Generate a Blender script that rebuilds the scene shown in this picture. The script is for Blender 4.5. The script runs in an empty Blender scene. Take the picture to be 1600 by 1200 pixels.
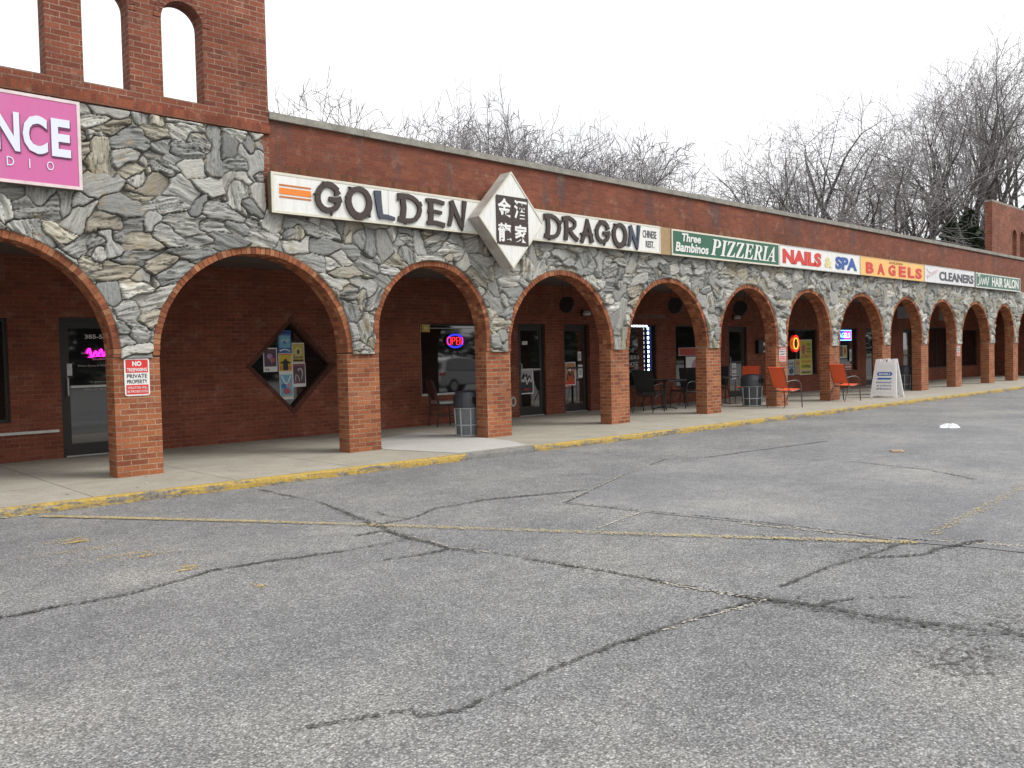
import bpy, math, random
import numpy as np
from mathutils import Vector, Matrix
R = math.radians
sc = bpy.context.scene
col = sc.collection
PI = math.pi

# ------------------------------------------------------------------ camera, world, sun, exposure
CAM_H, CAM_D, FPX = 1.358, 10.8, 1321.2
yaw, pitch, roll = 0.74649586, -0.031488919, -0.023671662
fw = Vector((math.sin(yaw)*math.cos(pitch), math.cos(yaw)*math.cos(pitch), math.sin(pitch)))
rt = Vector((math.cos(yaw), -math.sin(yaw), 0)); up = rt.cross(fw)
rt2 = rt*math.cos(roll)+up*math.sin(roll); up2 = -rt*math.sin(roll)+up*math.cos(roll)
cd = bpy.data.cameras.new('camera'); cam = bpy.data.objects.new('camera', cd); col.objects.link(cam)
cam.matrix_world = Matrix(((rt2.x, up2.x, -fw.x, 0), (rt2.y, up2.y, -fw.y, -CAM_D), (rt2.z, up2.z, -fw.z, CAM_H), (0, 0, 0, 1)))
cd.sensor_width = 36; cd.lens = 36*FPX/1600; cd.clip_start = .05; cd.clip_end = 2000
sc.camera = cam
SUN_EL, SUN_AZ = R(46), R(142)     # azimuth from +Y clockwise: the light comes from behind the camera on its right
world = bpy.data.worlds.new('World'); sc.world = world; world.use_nodes = True
wn = world.node_tree; wn.nodes.clear()
sky = wn.nodes.new('ShaderNodeTexSky'); sky.sky_type = 'NISHITA'; sky.sun_disc = False
sky.sun_elevation = SUN_EL; sky.sun_rotation = SUN_AZ; sky.dust_density = 6; sky.air_density = 1.0; sky.ozone_density = 1
hs = wn.nodes.new('ShaderNodeHueSaturation'); hs.inputs['Saturation'].default_value = .12
bg = wn.nodes.new('ShaderNodeBackground'); bg.inputs[1].default_value = .15
wo = wn.nodes.new('ShaderNodeOutputWorld')
cloud = wn.nodes.new('ShaderNodeMix'); cloud.data_type = 'RGBA'; cloud.inputs[0].default_value = .86
tcw = wn.nodes.new('ShaderNodeTexCoord'); nzw = wn.nodes.new('ShaderNodeTexNoise'); nzw.inputs['Scale'].default_value = 2.2; nzw.inputs['Detail'].default_value = 6
crw = wn.nodes.new('ShaderNodeValToRGB'); crw.color_ramp.elements[0].position = .3; crw.color_ramp.elements[1].position = .7
crw.color_ramp.elements[0].color = (5.4, 5.5, 5.75, 1); crw.color_ramp.elements[1].color = (7.2, 7.2, 7.2, 1)     # the cloud layer over the clear sky
wn.links.new(tcw.outputs['Generated'], nzw.inputs['Vector']); wn.links.new(nzw.outputs[0], crw.inputs[0]); wn.links.new(crw.outputs[0], cloud.inputs[7])
wn.links.new(sky.outputs[0], hs.inputs['Color']); wn.links.new(hs.outputs[0], cloud.inputs[6]); wn.links.new(cloud.outputs[2], bg.inputs[0]); wn.links.new(bg.outputs[0], wo.inputs[0])
sd = bpy.data.lights.new('sun', 'SUN'); sd.energy = 1.4; sd.angle = R(25); sd.color = (1, .97, .93)
so = bpy.data.objects.new('sun', sd); col.objects.link(so)
sdir = Vector((math.sin(SUN_AZ)*math.cos(SUN_EL), math.cos(SUN_AZ)*math.cos(SUN_EL), math.sin(SUN_EL)))
so.rotation_euler = sdir.to_track_quat('Z', 'Y').to_euler()
sc.view_settings.view_transform = 'Standard'; sc.view_settings.look = 'None'
sc.view_settings.exposure = .47; sc.view_settings.gamma = 1
sc.cycles.use_denoising = True; sc.cycles.max_bounces = 8

# ------------------------------------------------------------------ materials
def nmat(name):
    m = bpy.data.materials.new(name); m.use_nodes = True
    nt = m.node_tree; p = nt.nodes['Principled BSDF']
    return m, nt, p
def lk(nt, a, b): nt.links.new(a, b)
def node(nt, t, **kw):
    n = nt.nodes.new(t)
    for k, v in kw.items():
        if isinstance(k, str) and hasattr(n, k): setattr(n, k, v)
        else: n.inputs[k.replace('_', ' ')].default_value = v
    return n
def ramp(nt, fac, stops):
    r = nt.nodes.new('ShaderNodeValToRGB'); e = r.color_ramp.elements
    e[0].position = stops[0][0]; e[0].color = (*stops[0][1], 1); e[1].position = stops[-1][0]; e[1].color = (*stops[-1][1], 1)
    for p, c in stops[1:-1]:
        x = e.new(p); x.color = (*c, 1)
    lk(nt, fac, r.inputs[0]); return r
def mix(nt, fac, a, b, mode='MIX'):
    m = nt.nodes.new('ShaderNodeMix'); m.data_type = 'RGBA'; m.blend_type = mode
    for i, v in ((0, fac), (6, a), (7, b)):
        if hasattr(v, 'links') or hasattr(v, 'is_linked'): lk(nt, v, m.inputs[i])
        elif isinstance(v, (int, float)): m.inputs[i].default_value = v
        else: m.inputs[i].default_value = (*v, 1)
    return m.outputs[2]
def g3(v): return (v, v, v)
def bump(nt, p, h, strength=.5, dist=.01, prev=None):
    b = nt.nodes.new('ShaderNodeBump'); b.inputs['Strength'].default_value = strength; b.inputs['Distance'].default_value = dist
    lk(nt, h, b.inputs['Height']); lk(nt, b.outputs[0], p.inputs['Normal'])
    if prev: lk(nt, prev, b.inputs['Normal'])
    return b.outputs[0]
_plain = {}
def plain(name, c, rough=.6, metal=0, var=.12, scale=9, emit=0, spec=.5):
    if name in _plain: return _plain[name]
    m, nt, p = nmat(name)
    tc = node(nt, 'ShaderNodeTexCoord'); nz = node(nt, 'ShaderNodeTexNoise'); nz.inputs['Scale'].default_value = scale; nz.inputs['Detail'].default_value = 6
    lk(nt, tc.outputs['Object'], nz.inputs['Vector'])
    r = ramp(nt, nz.outputs[0], [(.3, tuple(x*(1-var) for x in c)), (.7, tuple(min(1, x*(1+var)) for x in c))])
    lk(nt, r.outputs[0], p.inputs['Base Color'])
    p.inputs['Roughness'].default_value = rough; p.inputs['Metallic'].default_value = metal; p.inputs['Specular IOR Level'].default_value = spec
    if emit:
        p.inputs['Emission Color'].default_value = (*c, 1); p.inputs['Emission Strength'].default_value = emit
    _plain[name] = m; return m

def brick_mat(name, c1, c2, mortar, w=.205, h=.0695, ms=.0055, offset=.5, bstr=.6, stain=0.0, bias=0.0, mvar=.5, efflo=.22):
    m, nt, p = nmat(name)
    uv = node(nt, 'ShaderNodeUVMap')
    wob = node(nt, 'ShaderNodeTexNoise'); wob.inputs['Scale'].default_value = 7; lk(nt, uv.outputs[0], wob.inputs['Vector'])
    sub = node(nt, 'ShaderNodeVectorMath', operation='SUBTRACT'); sub.inputs[1].default_value = (.5, .5, .5); lk(nt, wob.outputs['Color'], sub.inputs[0])
    scl = node(nt, 'ShaderNodeVectorMath', operation='SCALE'); scl.inputs['Scale'].default_value = .006; lk(nt, sub.outputs[0], scl.inputs[0])
    add = node(nt, 'ShaderNodeVectorMath', operation='ADD'); lk(nt, uv.outputs[0], add.inputs[0]); lk(nt, scl.outputs[0], add.inputs[1])
    bt = node(nt, 'ShaderNodeTexBrick', offset=offset); bt.inputs['Scale'].default_value = 1; bt.inputs['Brick Width'].default_value = w
    bt.inputs['Row Height'].default_value = h; bt.inputs['Mortar Size'].default_value = ms; bt.inputs['Mortar Smooth'].default_value = .25; bt.inputs['Bias'].default_value = bias
    bt.inputs['Color1'].default_value = (*c1, 1); bt.inputs['Color2'].default_value = (*c2, 1)
    lk(nt, add.outputs[0], bt.inputs['Vector'])
    # mortar: mostly light, patchily dirty
    n1 = node(nt, 'ShaderNodeTexNoise'); n1.inputs['Scale'].default_value = 2.2; n1.inputs['Detail'].default_value = 8; n1.inputs['Roughness'].default_value = .7; lk(nt, uv.outputs[0], n1.inputs['Vector'])
    mr = ramp(nt, n1.outputs[0], [(.35, tuple(x*(1-mvar) for x in mortar)), (.65, mortar)])
    lk(nt, mr.outputs[0], bt.inputs['Mortar'])
    n2 = node(nt, 'ShaderNodeTexNoise'); n2.inputs['Scale'].default_value = 45; n2.inputs['Detail'].default_value = 5; lk(nt, uv.outputs[0], n2.inputs['Vector'])
    r2 = ramp(nt, n2.outputs[0], [(.25, g3(.68)), (.75, g3(1.25))])
    c = mix(nt, 1.0, bt.outputs['Color'], r2.outputs[0], 'MULTIPLY')
    n3 = node(nt, 'ShaderNodeTexNoise'); n3.inputs['Scale'].default_value = .9; n3.inputs['Detail'].default_value = 7; lk(nt, uv.outputs[0], n3.inputs['Vector'])
    r3 = ramp(nt, n3.outputs[0], [(.3, g3(.75)), (.7, g3(1.15))])
    c = mix(nt, 1.0, c, r3.outputs[0], 'MULTIPLY')
    if stain:
        mp = node(nt, 'ShaderNodeMapping'); mp.inputs['Scale'].default_value = (1.1, .22, 1); lk(nt, uv.outputs[0], mp.inputs[0])
        n4 = node(nt, 'ShaderNodeTexNoise'); n4.inputs['Scale'].default_value = 2.3; n4.inputs['Detail'].default_value = 9; n4.inputs['Roughness'].default_value = .65; lk(nt, mp.outputs[0], n4.inputs['Vector'])
        r4 = ramp(nt, n4.outputs[0], [(.52, g3(0)), (.68, g3(stain))])
        c = mix(nt, r4.outputs[0], c, (.085, .07, .07))
    n6 = node(nt, 'ShaderNodeTexNoise'); n6.inputs['Scale'].default_value = 3.1; n6.inputs['Detail'].default_value = 12; n6.inputs['Roughness'].default_value = .75
    m6 = node(nt, 'ShaderNodeMapping'); m6.inputs['Location'].default_value = (3.7, 1.9, 0); lk(nt, uv.outputs[0], m6.inputs[0]); lk(nt, m6.outputs[0], n6.inputs['Vector'])
    r6 = ramp(nt, n6.outputs[0], [(.54, g3(0)), (.72, g3(efflo*2))]); c = mix(nt, r6.outputs[0], c, (.42, .30, .22))
    r7 = ramp(nt, n6.outputs[0], [(.28, g3(.6)), (.42, g3(1))]); c = mix(nt, 1.0, c, r7.outputs[0], 'MULTIPLY')
    lk(nt, c, p.inputs['Base Color']); p.inputs['Roughness'].default_value = .85; p.inputs['Specular IOR Level'].default_value = .25
    inv = node(nt, 'ShaderNodeMath', operation='MULTIPLY_ADD'); inv.inputs[1].default_value = -1; lk(nt, bt.outputs['Fac'], inv.inputs[0]); lk(nt, n2.outputs[0], inv.inputs[2])
    bump(nt, p, inv.outputs[0], bstr, .005)
    return m
M_PIL = brick_mat('brick_orange', (.38, .135, .058), (.22, .066, .034), (.46, .31, .20), ms=.0068)
M_WALL = brick_mat('brick_shop_wall_shaded', (.26, .078, .045), (.18, .052, .033), (.31, .18, .12), ms=.005)  # pillar brick darkened: arcade shade put into the colour
M_PARA = brick_mat('brick_parapet', (.245, .080, .046), (.18, .058, .037), (.25, .125, .085), ms=.0045, stain=.8)
M_TOW = brick_mat('brick_tower', (.27, .085, .048), (.165, .052, .033), (.38, .25, .18), ms=.0065)
M_SOLD = brick_mat('brick_soldier', (.25, .085, .04), (.15, .055, .03), (.2, .12, .08), w=.0695, h=.30, offset=0, stain=.5)

def vous_mat():
    m, nt, p = nmat('brick_voussoir')
    at = node(nt, 'ShaderNodeAttribute', attribute_name='bc'); tc = node(nt, 'ShaderNodeTexCoord')
    n2 = node(nt, 'ShaderNodeTexNoise'); n2.inputs['Scale'].default_value = 60; n2.inputs['Detail'].default_value = 5; lk(nt, tc.outputs['Object'], n2.inputs['Vector'])
    r2 = ramp(nt, n2.outputs[0], [(.25, g3(.7)), (.75, g3(1.25))])
    c = mix(nt, 1.0, at.outputs['Color'], r2.outputs[0], 'MULTIPLY')
    lk(nt, c, p.inputs['Base Color']); p.inputs['Roughness'].default_value = .85; p.inputs['Specular IOR Level'].default_value = .25
    bump(nt, p, n2.outputs[0], .4, .004); return m
M_VOUS = vous_mat()
M_MORT = plain('mortar', (.27, .17, .11), .95, scale=40, var=.3, spec=.2)
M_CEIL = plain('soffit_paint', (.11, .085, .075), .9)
M_COPE = None
def concrete(name, a, b, joints=None, scale=2.0, speck=60):
    m, nt, p = nmat(name); tc = node(nt, 'ShaderNodeTexCoord')
    n1 = node(nt, 'ShaderNodeTexNoise'); n1.inputs['Scale'].default_value = scale; n1.inputs['Detail'].default_value = 10; n1.inputs['Roughness'].default_value = .65; lk(nt, tc.outputs['Object'], n1.inputs['Vector'])
    r1 = ramp(nt, n1.outputs[0], [(.3, a), (.7, b)])
    n2 = node(nt, 'ShaderNodeTexNoise'); n2.inputs['Scale'].default_value = speck; n2.inputs['Detail'].default_value = 4; lk(nt, tc.outputs['Object'], n2.inputs['Vector'])
    r2 = ramp(nt, n2.outputs[0], [(.3, g3(.8)), (.7, g3(1.15))])
    c = mix(nt, 1.0, r1.outputs[0], r2.outputs[0], 'MULTIPLY')
    n5 = node(nt, 'ShaderNodeTexNoise'); n5.inputs['Scale'].default_value = 9; n5.inputs['Detail'].default_value = 8; lk(nt, tc.outputs['Object'], n5.inputs['Vector'])
    r5 = ramp(nt, n5.outputs[0], [(.62, g3(0)), (.72, g3(.45))])
    c = mix(nt, r5.outputs[0], c, tuple(x*.45 for x in a))
    if joints:
        bt = node(nt, 'ShaderNodeTexBrick', offset=0); bt.inputs['Scale'].default_value = 1; bt.inputs['Brick Width'].default_value = joints; bt.inputs['Row Height'].default_value = joints
        bt.inputs['Mortar Size'].default_value = .006; bt.inputs['Color1'].default_value = (1, 1, 1, 1); bt.inputs['Color2'].default_value = (.9, .9, .88, 1); bt.inputs['Mortar'].default_value = (.25, .24, .22, 1)
        mp = node(nt, 'ShaderNodeMapping'); mp.inputs['Location'].default_value = (.35, .07, 0); lk(nt, tc.outputs['Object'], mp.inputs[0]); lk(nt, mp.outputs[0], bt.inputs['Vector'])
        c = mix(nt, 1.0, c, bt.outputs['Color'], 'MULTIPLY')
    lk(nt, c, p.inputs['Base Color']); p.inputs['Roughness'].default_value = .9; p.inputs['Specular IOR Level'].default_value = .3
    bump(nt, p, n2.outputs[0], .35, .004); return m
M_PAVE = concrete('pavement_concrete', (.34, .315, .26), (.45, .42, .355), joints=1.55)
M_NEWC = concrete('new_concrete', (.44, .43, .40), (.52, .51, .48), scale=1.2)
M_KERBC = concrete('kerb_concrete', (.17, .165, .155), (.24, .235, .22), scale=6)
M_COPE = concrete('coping_concrete', (.20, .19, .165), (.36, .345, .30), scale=5, speck=35)

def kerb_mat():
    m, nt, p = nmat('kerb_yellow_paint'); tc = node(nt, 'ShaderNodeTexCoord')
    n1 = node(nt, 'ShaderNodeTexNoise'); n1.inputs['Scale'].default_value = 4.2; n1.inputs['Detail'].default_value = 12; n1.inputs['Roughness'].default_value = .72
    mp = node(nt, 'ShaderNodeMapping'); mp.inputs['Scale'].default_value = (.55, 2.2, 2.6); lk(nt, tc.outputs['Object'], mp.inputs[0]); lk(nt, mp.outputs[0], n1.inputs['Vector'])
    n2 = node(nt, 'ShaderNodeTexNoise'); n2.inputs['Scale'].default_value = 30; n2.inputs['Detail'].default_value = 6; lk(nt, tc.outputs['Object'], n2.inputs['Vector'])
    geo = node(nt, 'ShaderNodeNewGeometry'); sx = node(nt, 'ShaderNodeSeparateXYZ'); lk(nt, geo.outputs['Normal'], sx.inputs[0])
    # the arris and the face have lost more paint than the top
    ad = node(nt, 'ShaderNodeMath', operation='MULTIPLY_ADD'); ad.inputs[1].default_value = .075; lk(nt, sx.outputs[2], ad.inputs[0]); lk(nt, n1.outputs[0], ad.inputs[2])
    msk = ramp(nt, ad.outputs[0], [(.475, g3(0)), (.53, g3(1))])
    yl = ramp(nt, n2.outputs[0], [(.3, (.33, .215, .04)), (.7, (.47, .33, .08))])
    cc = ramp(nt, n2.outputs[0], [(.3, (.10, .09, .075)), (.7, (.27, .24, .19))])
    c = mix(nt, msk.outputs[0], cc.outputs[0], yl.outputs[0])
    lk(nt, c, p.inputs['Base Color']); p.inputs['Roughness'].default_value = .8
    bump(nt, p, n2.outputs[0], .5, .006); return m
M_KERB = kerb_mat()

def asphalt(name, k=1.0, speck=1.0, cool=1.0):
    m, nt, p = nmat(name); tc = node(nt, 'ShaderNodeTexCoord'); V = tc.outputs['Object']
    vo = node(nt, 'ShaderNodeTexVoronoi'); vo.inputs['Scale'].default_value = 105; vo.inputs['Randomness'].default_value = 1; lk(nt, V, vo.inputs['Vector'])
    sp = node(nt, 'ShaderNodeSeparateColor'); lk(nt, vo.outputs['Color'], sp.inputs[0])
    r1 = ramp(nt, sp.outputs[0], [(0, g3(.10)), (.35, g3(.155)), (.6, g3(.22)), (.82, g3(.32)), (1, g3(.50))])
    n0 = node(nt, 'ShaderNodeTexNoise'); n0.inputs['Scale'].default_value = 85; n0.inputs['Detail'].default_value = 3; lk(nt, V, n0.inputs['Vector'])
    r0 = ramp(nt, n0.outputs[0], [(.38, (.10, .10, .10)), (.62, (.37, .365, .35))])
    c = mix(nt, .42, r1.outputs[0], r0.outputs[0])
    c = mix(nt, 1-speck, c, (.215, .215, .212))
    # gaps between chips
    r2 = ramp(nt, vo.outputs['Distance'], [(.35, g3(1)), (.75, g3(.55))])
    c = mix(nt, 1.0, c, r2.outputs[0], 'MULTIPLY')
    # sparse pale chips
    v3 = node(nt, 'ShaderNodeTexVoronoi'); v3.inputs['Scale'].default_value = 26; lk(nt, V, v3.inputs['Vector'])
    r3 = ramp(nt, v3.outputs['Distance'], [(.10, g3(.75*speck)), (.17, g3(0))])
    c = mix(nt, r3.outputs[0], c, (.52, .50, .46))
    # broad tone: worn, dusty and dark patches
    n4 = node(nt, 'ShaderNodeTexNoise'); n4.inputs['Scale'].default_value = .55; n4.inputs['Detail'].default_value = 9; n4.inputs['Roughness'].default_value = .62; lk(nt, V, n4.inputs['Vector'])
    r4 = ramp(nt, n4.outputs[0], [(.3, (.78, .785, .80)), (.5, (1, 1, 1)), (.68, (1.28, 1.25, 1.18))])
    c = mix(nt, 1.0, c, r4.outputs[0], 'MULTIPLY')
    n6 = node(nt, 'ShaderNodeTexNoise'); n6.inputs['Scale'].default_value = 7; n6.inputs['Detail'].default_value = 8; lk(nt, V, n6.inputs['Vector'])
    r6 = ramp(nt, n6.outputs[0], [(.3, g3(.88)), (.7, g3(1.12))])
    c = mix(nt, 1.0, c, r6.outputs[0], 'MULTIPLY')
    c = mix(nt, 1.0, c, (k*.985, k*.99, k*cool), 'MULTIPLY')
    lk(nt, c, p.inputs['Base Color']); p.inputs['Roughness'].default_value = .88; p.inputs['Specular IOR Level'].default_value = .35
    inv = node(nt, 'ShaderNodeMath', operation='SUBTRACT'); lk(nt, n0.outputs[0], inv.inputs[0]); lk(nt, vo.outputs['Distance'], inv.inputs[1])
    bump(nt, p, inv.outputs[0], .45, .006); return m
M_ASPH = asphalt('asphalt', 1.06, 1.0, 1.0)
M_PATCH = asphalt('asphalt_patch', 1.15, .55, 1.02)
M_CRACK = plain('crack_dark', (.062, .06, .056), .9, scale=30, var=.5)  # dark flat flakes laid along the cracks
M_CRUMB = plain('crack_dust', (.42, .39, .33), .95, scale=30, var=.3)
M_DARKW = plain('worn_dark_asphalt', (.09, .088, .085), .95, scale=20, var=.5)
M_YLINE = plain('worn_yellow_paint', (.46, .36, .16), .85, scale=20, var=.3)
M_YSPOT = plain('yellow_overspray', (.55, .36, .06), .85, scale=20, var=.3)

def glass_mat():
    m, nt, p = nmat('shop_glass')
    p.inputs['Base Color'].default_value = (.012, .012, .013, 1); p.inputs['Roughness'].default_value = .03
    p.inputs['IOR'].default_value = 1.75; p.inputs['Specular IOR Level'].default_value = .9
    tc = node(nt, 'ShaderNodeTexCoord'); n = node(nt, 'ShaderNodeTexNoise'); n.inputs['Scale'].default_value = 1.2; lk(nt, tc.outputs['Object'], n.inputs['Vector'])
    bump(nt, p, n.outputs[0], .008, .01); return m
M_GLASS = glass_mat()
M_FRAME = plain('dark_bronze_frame', (.022, .02, .019), .45)
M_ALU = plain('pale_aluminium', (.5, .5, .48), .4, metal=.4)
def weathered(name, c, dirt=(.42, .38, .30)):
    m, nt, p = nmat(name); tc = node(nt, 'ShaderNodeTexCoord'); mp = node(nt, 'ShaderNodeMapping'); mp.inputs['Scale'].default_value = (5, 5, .7); lk(nt, tc.outputs['Object'], mp.inputs[0])
    n = node(nt, 'ShaderNodeTexNoise'); n.inputs['Scale'].default_value = 3; n.inputs['Detail'].default_value = 8; n.inputs['Roughness'].default_value = .7; lk(nt, mp.outputs[0], n.inputs['Vector'])
    r = ramp(nt, n.outputs[0], [(.46, g3(0)), (.75, g3(.38))]); lk(nt, mix(nt, r.outputs[0], c, dirt), p.inputs['Base Color']); p.inputs['Roughness'].default_value = .4
    _plain[name] = m; return m
M_WHITE = weathered('white_sign_face', (.79, .79, .755))
M_CREAM = plain('cream_trim', (.66, .63, .52), .5, var=.06)
M_BROWN = plain('brown_letters', (.042, .026, .022), .5, var=.3, scale=30)
M_SLATE = plain('slate_letters', (.05, .06, .085), .5, var=.3, scale=30)
M_CABIN = plain('sign_cabinet', (.16, .12, .08), .6, scale=12, var=.3)
M_BLACK = plain('black_metal', (.014, .014, .015), .45)
M_RED = plain('sign_red', (.62, .035, .03), .45, var=.05)
M_PAPER = plain('white_paper', (.75, .75, .74), .6, var=.03)
M_YEL = plain('poster_yellow', (.62, .50, .06), .55)

# ------------------------------------------------------------------ mesh helpers
class MB:
    def __init__(s): s.v = []; s.f = []; s.m = []; s.mats = []
    def mi(s, m):
        if m not in s.mats: s.mats.append(m)
        return s.mats.index(m)
    def poly(s, pts, m):
        b = len(s.v); s.v += [tuple(p) for p in pts]; s.f.append(tuple(range(b, b+len(pts)))); s.m.append(s.mi(m))
    def raw(s, vs, fs, m):
        b = len(s.v); s.v += [tuple(p) for p in vs]; i = s.mi(m)
        for f in fs: s.f.append(tuple(b+k for k in f)); s.m.append(i)
    def box(s, x0, x1, y0, y1, z0, z1, m, rot=None):
        vs = [(x, y, z) for z in (z0, z1) for y in (y0, y1) for x in (x0, x1)]
        if rot: vs = [rot @ Vector(v) for v in vs]
        s.raw(vs, [(0, 2, 3, 1), (4, 5, 7, 6), (0, 1, 5, 4), (2, 6, 7, 3), (0, 4, 6, 2), (1, 3, 7, 5)], m)
    def prism(s, pts, y0, y1, m):      # outline in (x, z), counter-clockwise seen from -Y, extruded along Y
        n = len(pts); vs = [(x, y0, z) for x, z in pts]+[(x, y1, z) for x, z in pts]
        fs = [tuple(range(n)), tuple(range(2*n-1, n-1, -1))]+[(i, i+n, (i+1) % n+n, (i+1) % n) for i in range(n)]
        s.raw(vs, fs, m)
    def tube(s, pts, r, m, n=6, caps=True):
        pts = [Vector(p) for p in pts]; k = len(pts); rr = r if isinstance(r, (list, tuple)) else [r]*k
        vs = []
        for i, p in enumerate(pts):
            d = (pts[min(i+1, k-1)]-pts[max(i-1, 0)]).normalized()
            a = d.cross(Vector((0, 0, 1)) if abs(d.z) < .9 else Vector((1, 0, 0))).normalized(); b = d.cross(a)
            vs += [p+(a*math.cos(2*PI*j/n)+b*math.sin(2*PI*j/n))*rr[i] for j in range(n)]
        fs = [(i*n+j, (i+1)*n+j, (i+1)*n+(j+1) % n, i*n+(j+1) % n) for i in range(k-1) for j in range(n)]
        if caps: fs += [tuple(range(n)), tuple(range((k-1)*n+n-1, (k-1)*n-1, -1))]
        s.raw(vs, fs, m)
    def lathe(s, prof, m, n=20, c=(0, 0)):
        vs = [(c[0]+r*math.cos(2*PI*j/n), c[1]+r*math.sin(2*PI*j/n), z) for r, z in prof for j in range(n)]
        fs = [(i*n+j, i*n+(j+1) % n, (i+1)*n+(j+1) % n, (i+1)*n+j) for i in range(len(prof)-1) for j in range(n)]
        fs += [tuple(range(n-1, -1, -1)), tuple((len(prof)-1)*n+j for j in range(n))]
        s.raw(vs, fs, m)
    def ribbon(s, pts, w0, w1, y0, y1, m, closed=False, smooth=4):   # brush stroke in (x, z), thick in Y
        P = [Vector(p) for p in pts]
        if smooth > 1 and len(P) > 2:
            Q = []; n = len(P)
            rng = range(n) if closed else range(n-1)
            for i in rng:
                a = P[(i-1) % n] if closed or i > 0 else P[i]; b = P[i]; c = P[(i+1) % n]; d = P[(i+2) % n] if closed or i+2 < n else P[(i+1) % n]
                for k in range(smooth):
                    t = k/smooth
                    Q.append(.5*((2*b)+(c-a)*t+(2*a-5*b+4*c-d)*t*t+(3*b-a-3*c+d)*t**3))
            if not closed: Q.append(P[-1])
            P = Q
        n = len(P); vs = []
        for i, p in enumerate(P):
            if closed: d = P[(i+1) % n]-P[i-1]
            else: d = P[min(i+1, n-1)]-P[max(i-1, 0)]
            d = d.normalized(); q = Vector((-d.y, d.x)); t = i/(n-1); w = (w0+(w1-w0)*t)/2
            if closed: w = (w0+(w1-w0)*abs(math.sin(PI*i/n)))/2
            for y in (y0, y1):
                vs += [(p.x-q.x*w, y, p.y-q.y*w), (p.x+q.x*w, y, p.y+q.y*w)]
        fs = []
        for i in range(n if closed else n-1):
            a = 4*i; b = 4*((i+1) % n)
            fs += [(a, b, b+1, a+1), (a, a+2, b+2, b), (a+1, b+1, b+3, a+3)]
        if not closed: fs += [(0, 1, 3, 2), (4*n-4, 4*n-2, 4*n-1, 4*n-3)]
        s.raw(vs, fs, m)
    def build(s, name, parent=None, uv=False, smooth=False, loc=None):
        me = bpy.data.meshes.new(name); me.from_pydata(s.v, [], s.f); me.update()
        for m in s.mats: me.materials.append(m)
        if len(s.mats) > 1: me.polygons.foreach_set('material_index', s.m)
        if smooth: me.polygons.foreach_set('use_smooth', [True]*len(s.f))
        if uv:
            ul = me.uv_layers.new(name='UVMap'); co = me.vertices
            for pl in me.polygons:
                nn = pl.normal; ax = max(range(3), key=lambda i: abs(nn[i]))
                for li in pl.loop_indices:
                    c = co[me.loops[li].vertex_index].co
                    ul.data[li].uv = (c.x, c.z) if ax == 1 else ((c.y+.1, c.z) if ax == 0 else (c.x, c.y))
        o = bpy.data.objects.new(name, me); col.objects.link(o)
        if parent: o.parent = parent
        if loc: o.location = loc
        return o
def tag(o, label=None, cat=None, group=None, kind=None):
    if label: o['label'] = label
    if cat: o['category'] = cat
    if group: o['group'] = group
    if kind: o['kind'] = kind
    return o
def empty(name, loc=(0, 0, 0), rz=0, **kw):
    o = bpy.data.objects.new(name, None); col.objects.link(o); o.location = loc; o.rotation_euler = (0, 0, rz); o.empty_display_size = .2
    return tag(o, **kw)
def copy_tree(o, parent=None):
    c = o.copy(); col.objects.link(c); c.parent = parent
    for ch in list(o.children): copy_tree(ch, c)
    return c
def text_mesh(body, bold=0.0):
    c = bpy.data.curves.new('t', 'FONT'); c.body = body; c.offset = bold; c.resolution_u = 3
    o = bpy.data.objects.new('t', c); col.objects.link(o)
    dg = bpy.context.evaluated_depsgraph_get(); me = bpy.data.meshes.new_from_object(o.evaluated_get(dg))
    vs = [tuple(v.co) for v in me.vertices]; fs = [tuple(p.vertices) for p in me.polygons]
    bpy.data.objects.remove(o); bpy.data.curves.remove(c); bpy.data.meshes.remove(me)
    return vs, fs
def put_text(mb, body, x0, x1, z0, z1, y, m, bold=0.0, shear=0.0, tilt=0.0, thick=.006):
    vs, fs = text_mesh(body, bold)
    ax = min(v[0] for v in vs); bx = max(v[0] for v in vs); az = min(v[1] for v in vs); bz = max(v[1] for v in vs)
    out = []
    for v in vs:
        u = (v[0]-ax)/(bx-ax); w = (v[1]-az)/(bz-az)
        X = x0+(x1-x0)*u+shear*(w-.5)*(z1-z0); Z = z0+(z1-z0)*w+tilt*(X-x0)
        out.append((X, y, Z))
    mb.raw(out, [f for f in fs], m)
    if thick:   # skirt: boundary edges pushed back so that the letters have depth
        from collections import Counter
        cnt = Counter(); 
        for f in fs:
            for i in range(len(f)): a, b = f[i], f[(i+1) % len(f)]; cnt[(min(a, b), max(a, b))] += 1
        E = [e for e, k in cnt.items() if k == 1]
        sv = []; sf = []
        for a, b in E:
            n = len(sv); A = out[a]; B = out[b]; sv += [A, B, (B[0], B[1]+thick, B[2]), (A[0], A[1]+thick, A[2])]; sf.append((n, n+1, n+2, n+3))
        mb.raw(sv, sf, m)

# ------------------------------------------------------------------ layout numbers (metres; facade plane is Y=0, pavement is Z=0)
ZA = -.09
S = [-5.55, -2.72, .187, 3.42, 6.696, 9.411, 12.628, 15.864, 18.812, 21.559, 24.791, 27.592, 30.45, 33.70, 36.35, 39.55, 42.4]
WP = .554; ZS = 1.47; CROWN = 2.845; RT = .085; DEP = .29; YW = 3.15; XA, XB = -5.55, 42.954
ARCH = []
for a, b in zip(S[:-1], S[1:]):
    x0, x1 = a+WP, b; r = (x1-x0)/2; ARCH.append(((x0+x1)/2, r, CROWN-r))

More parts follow.
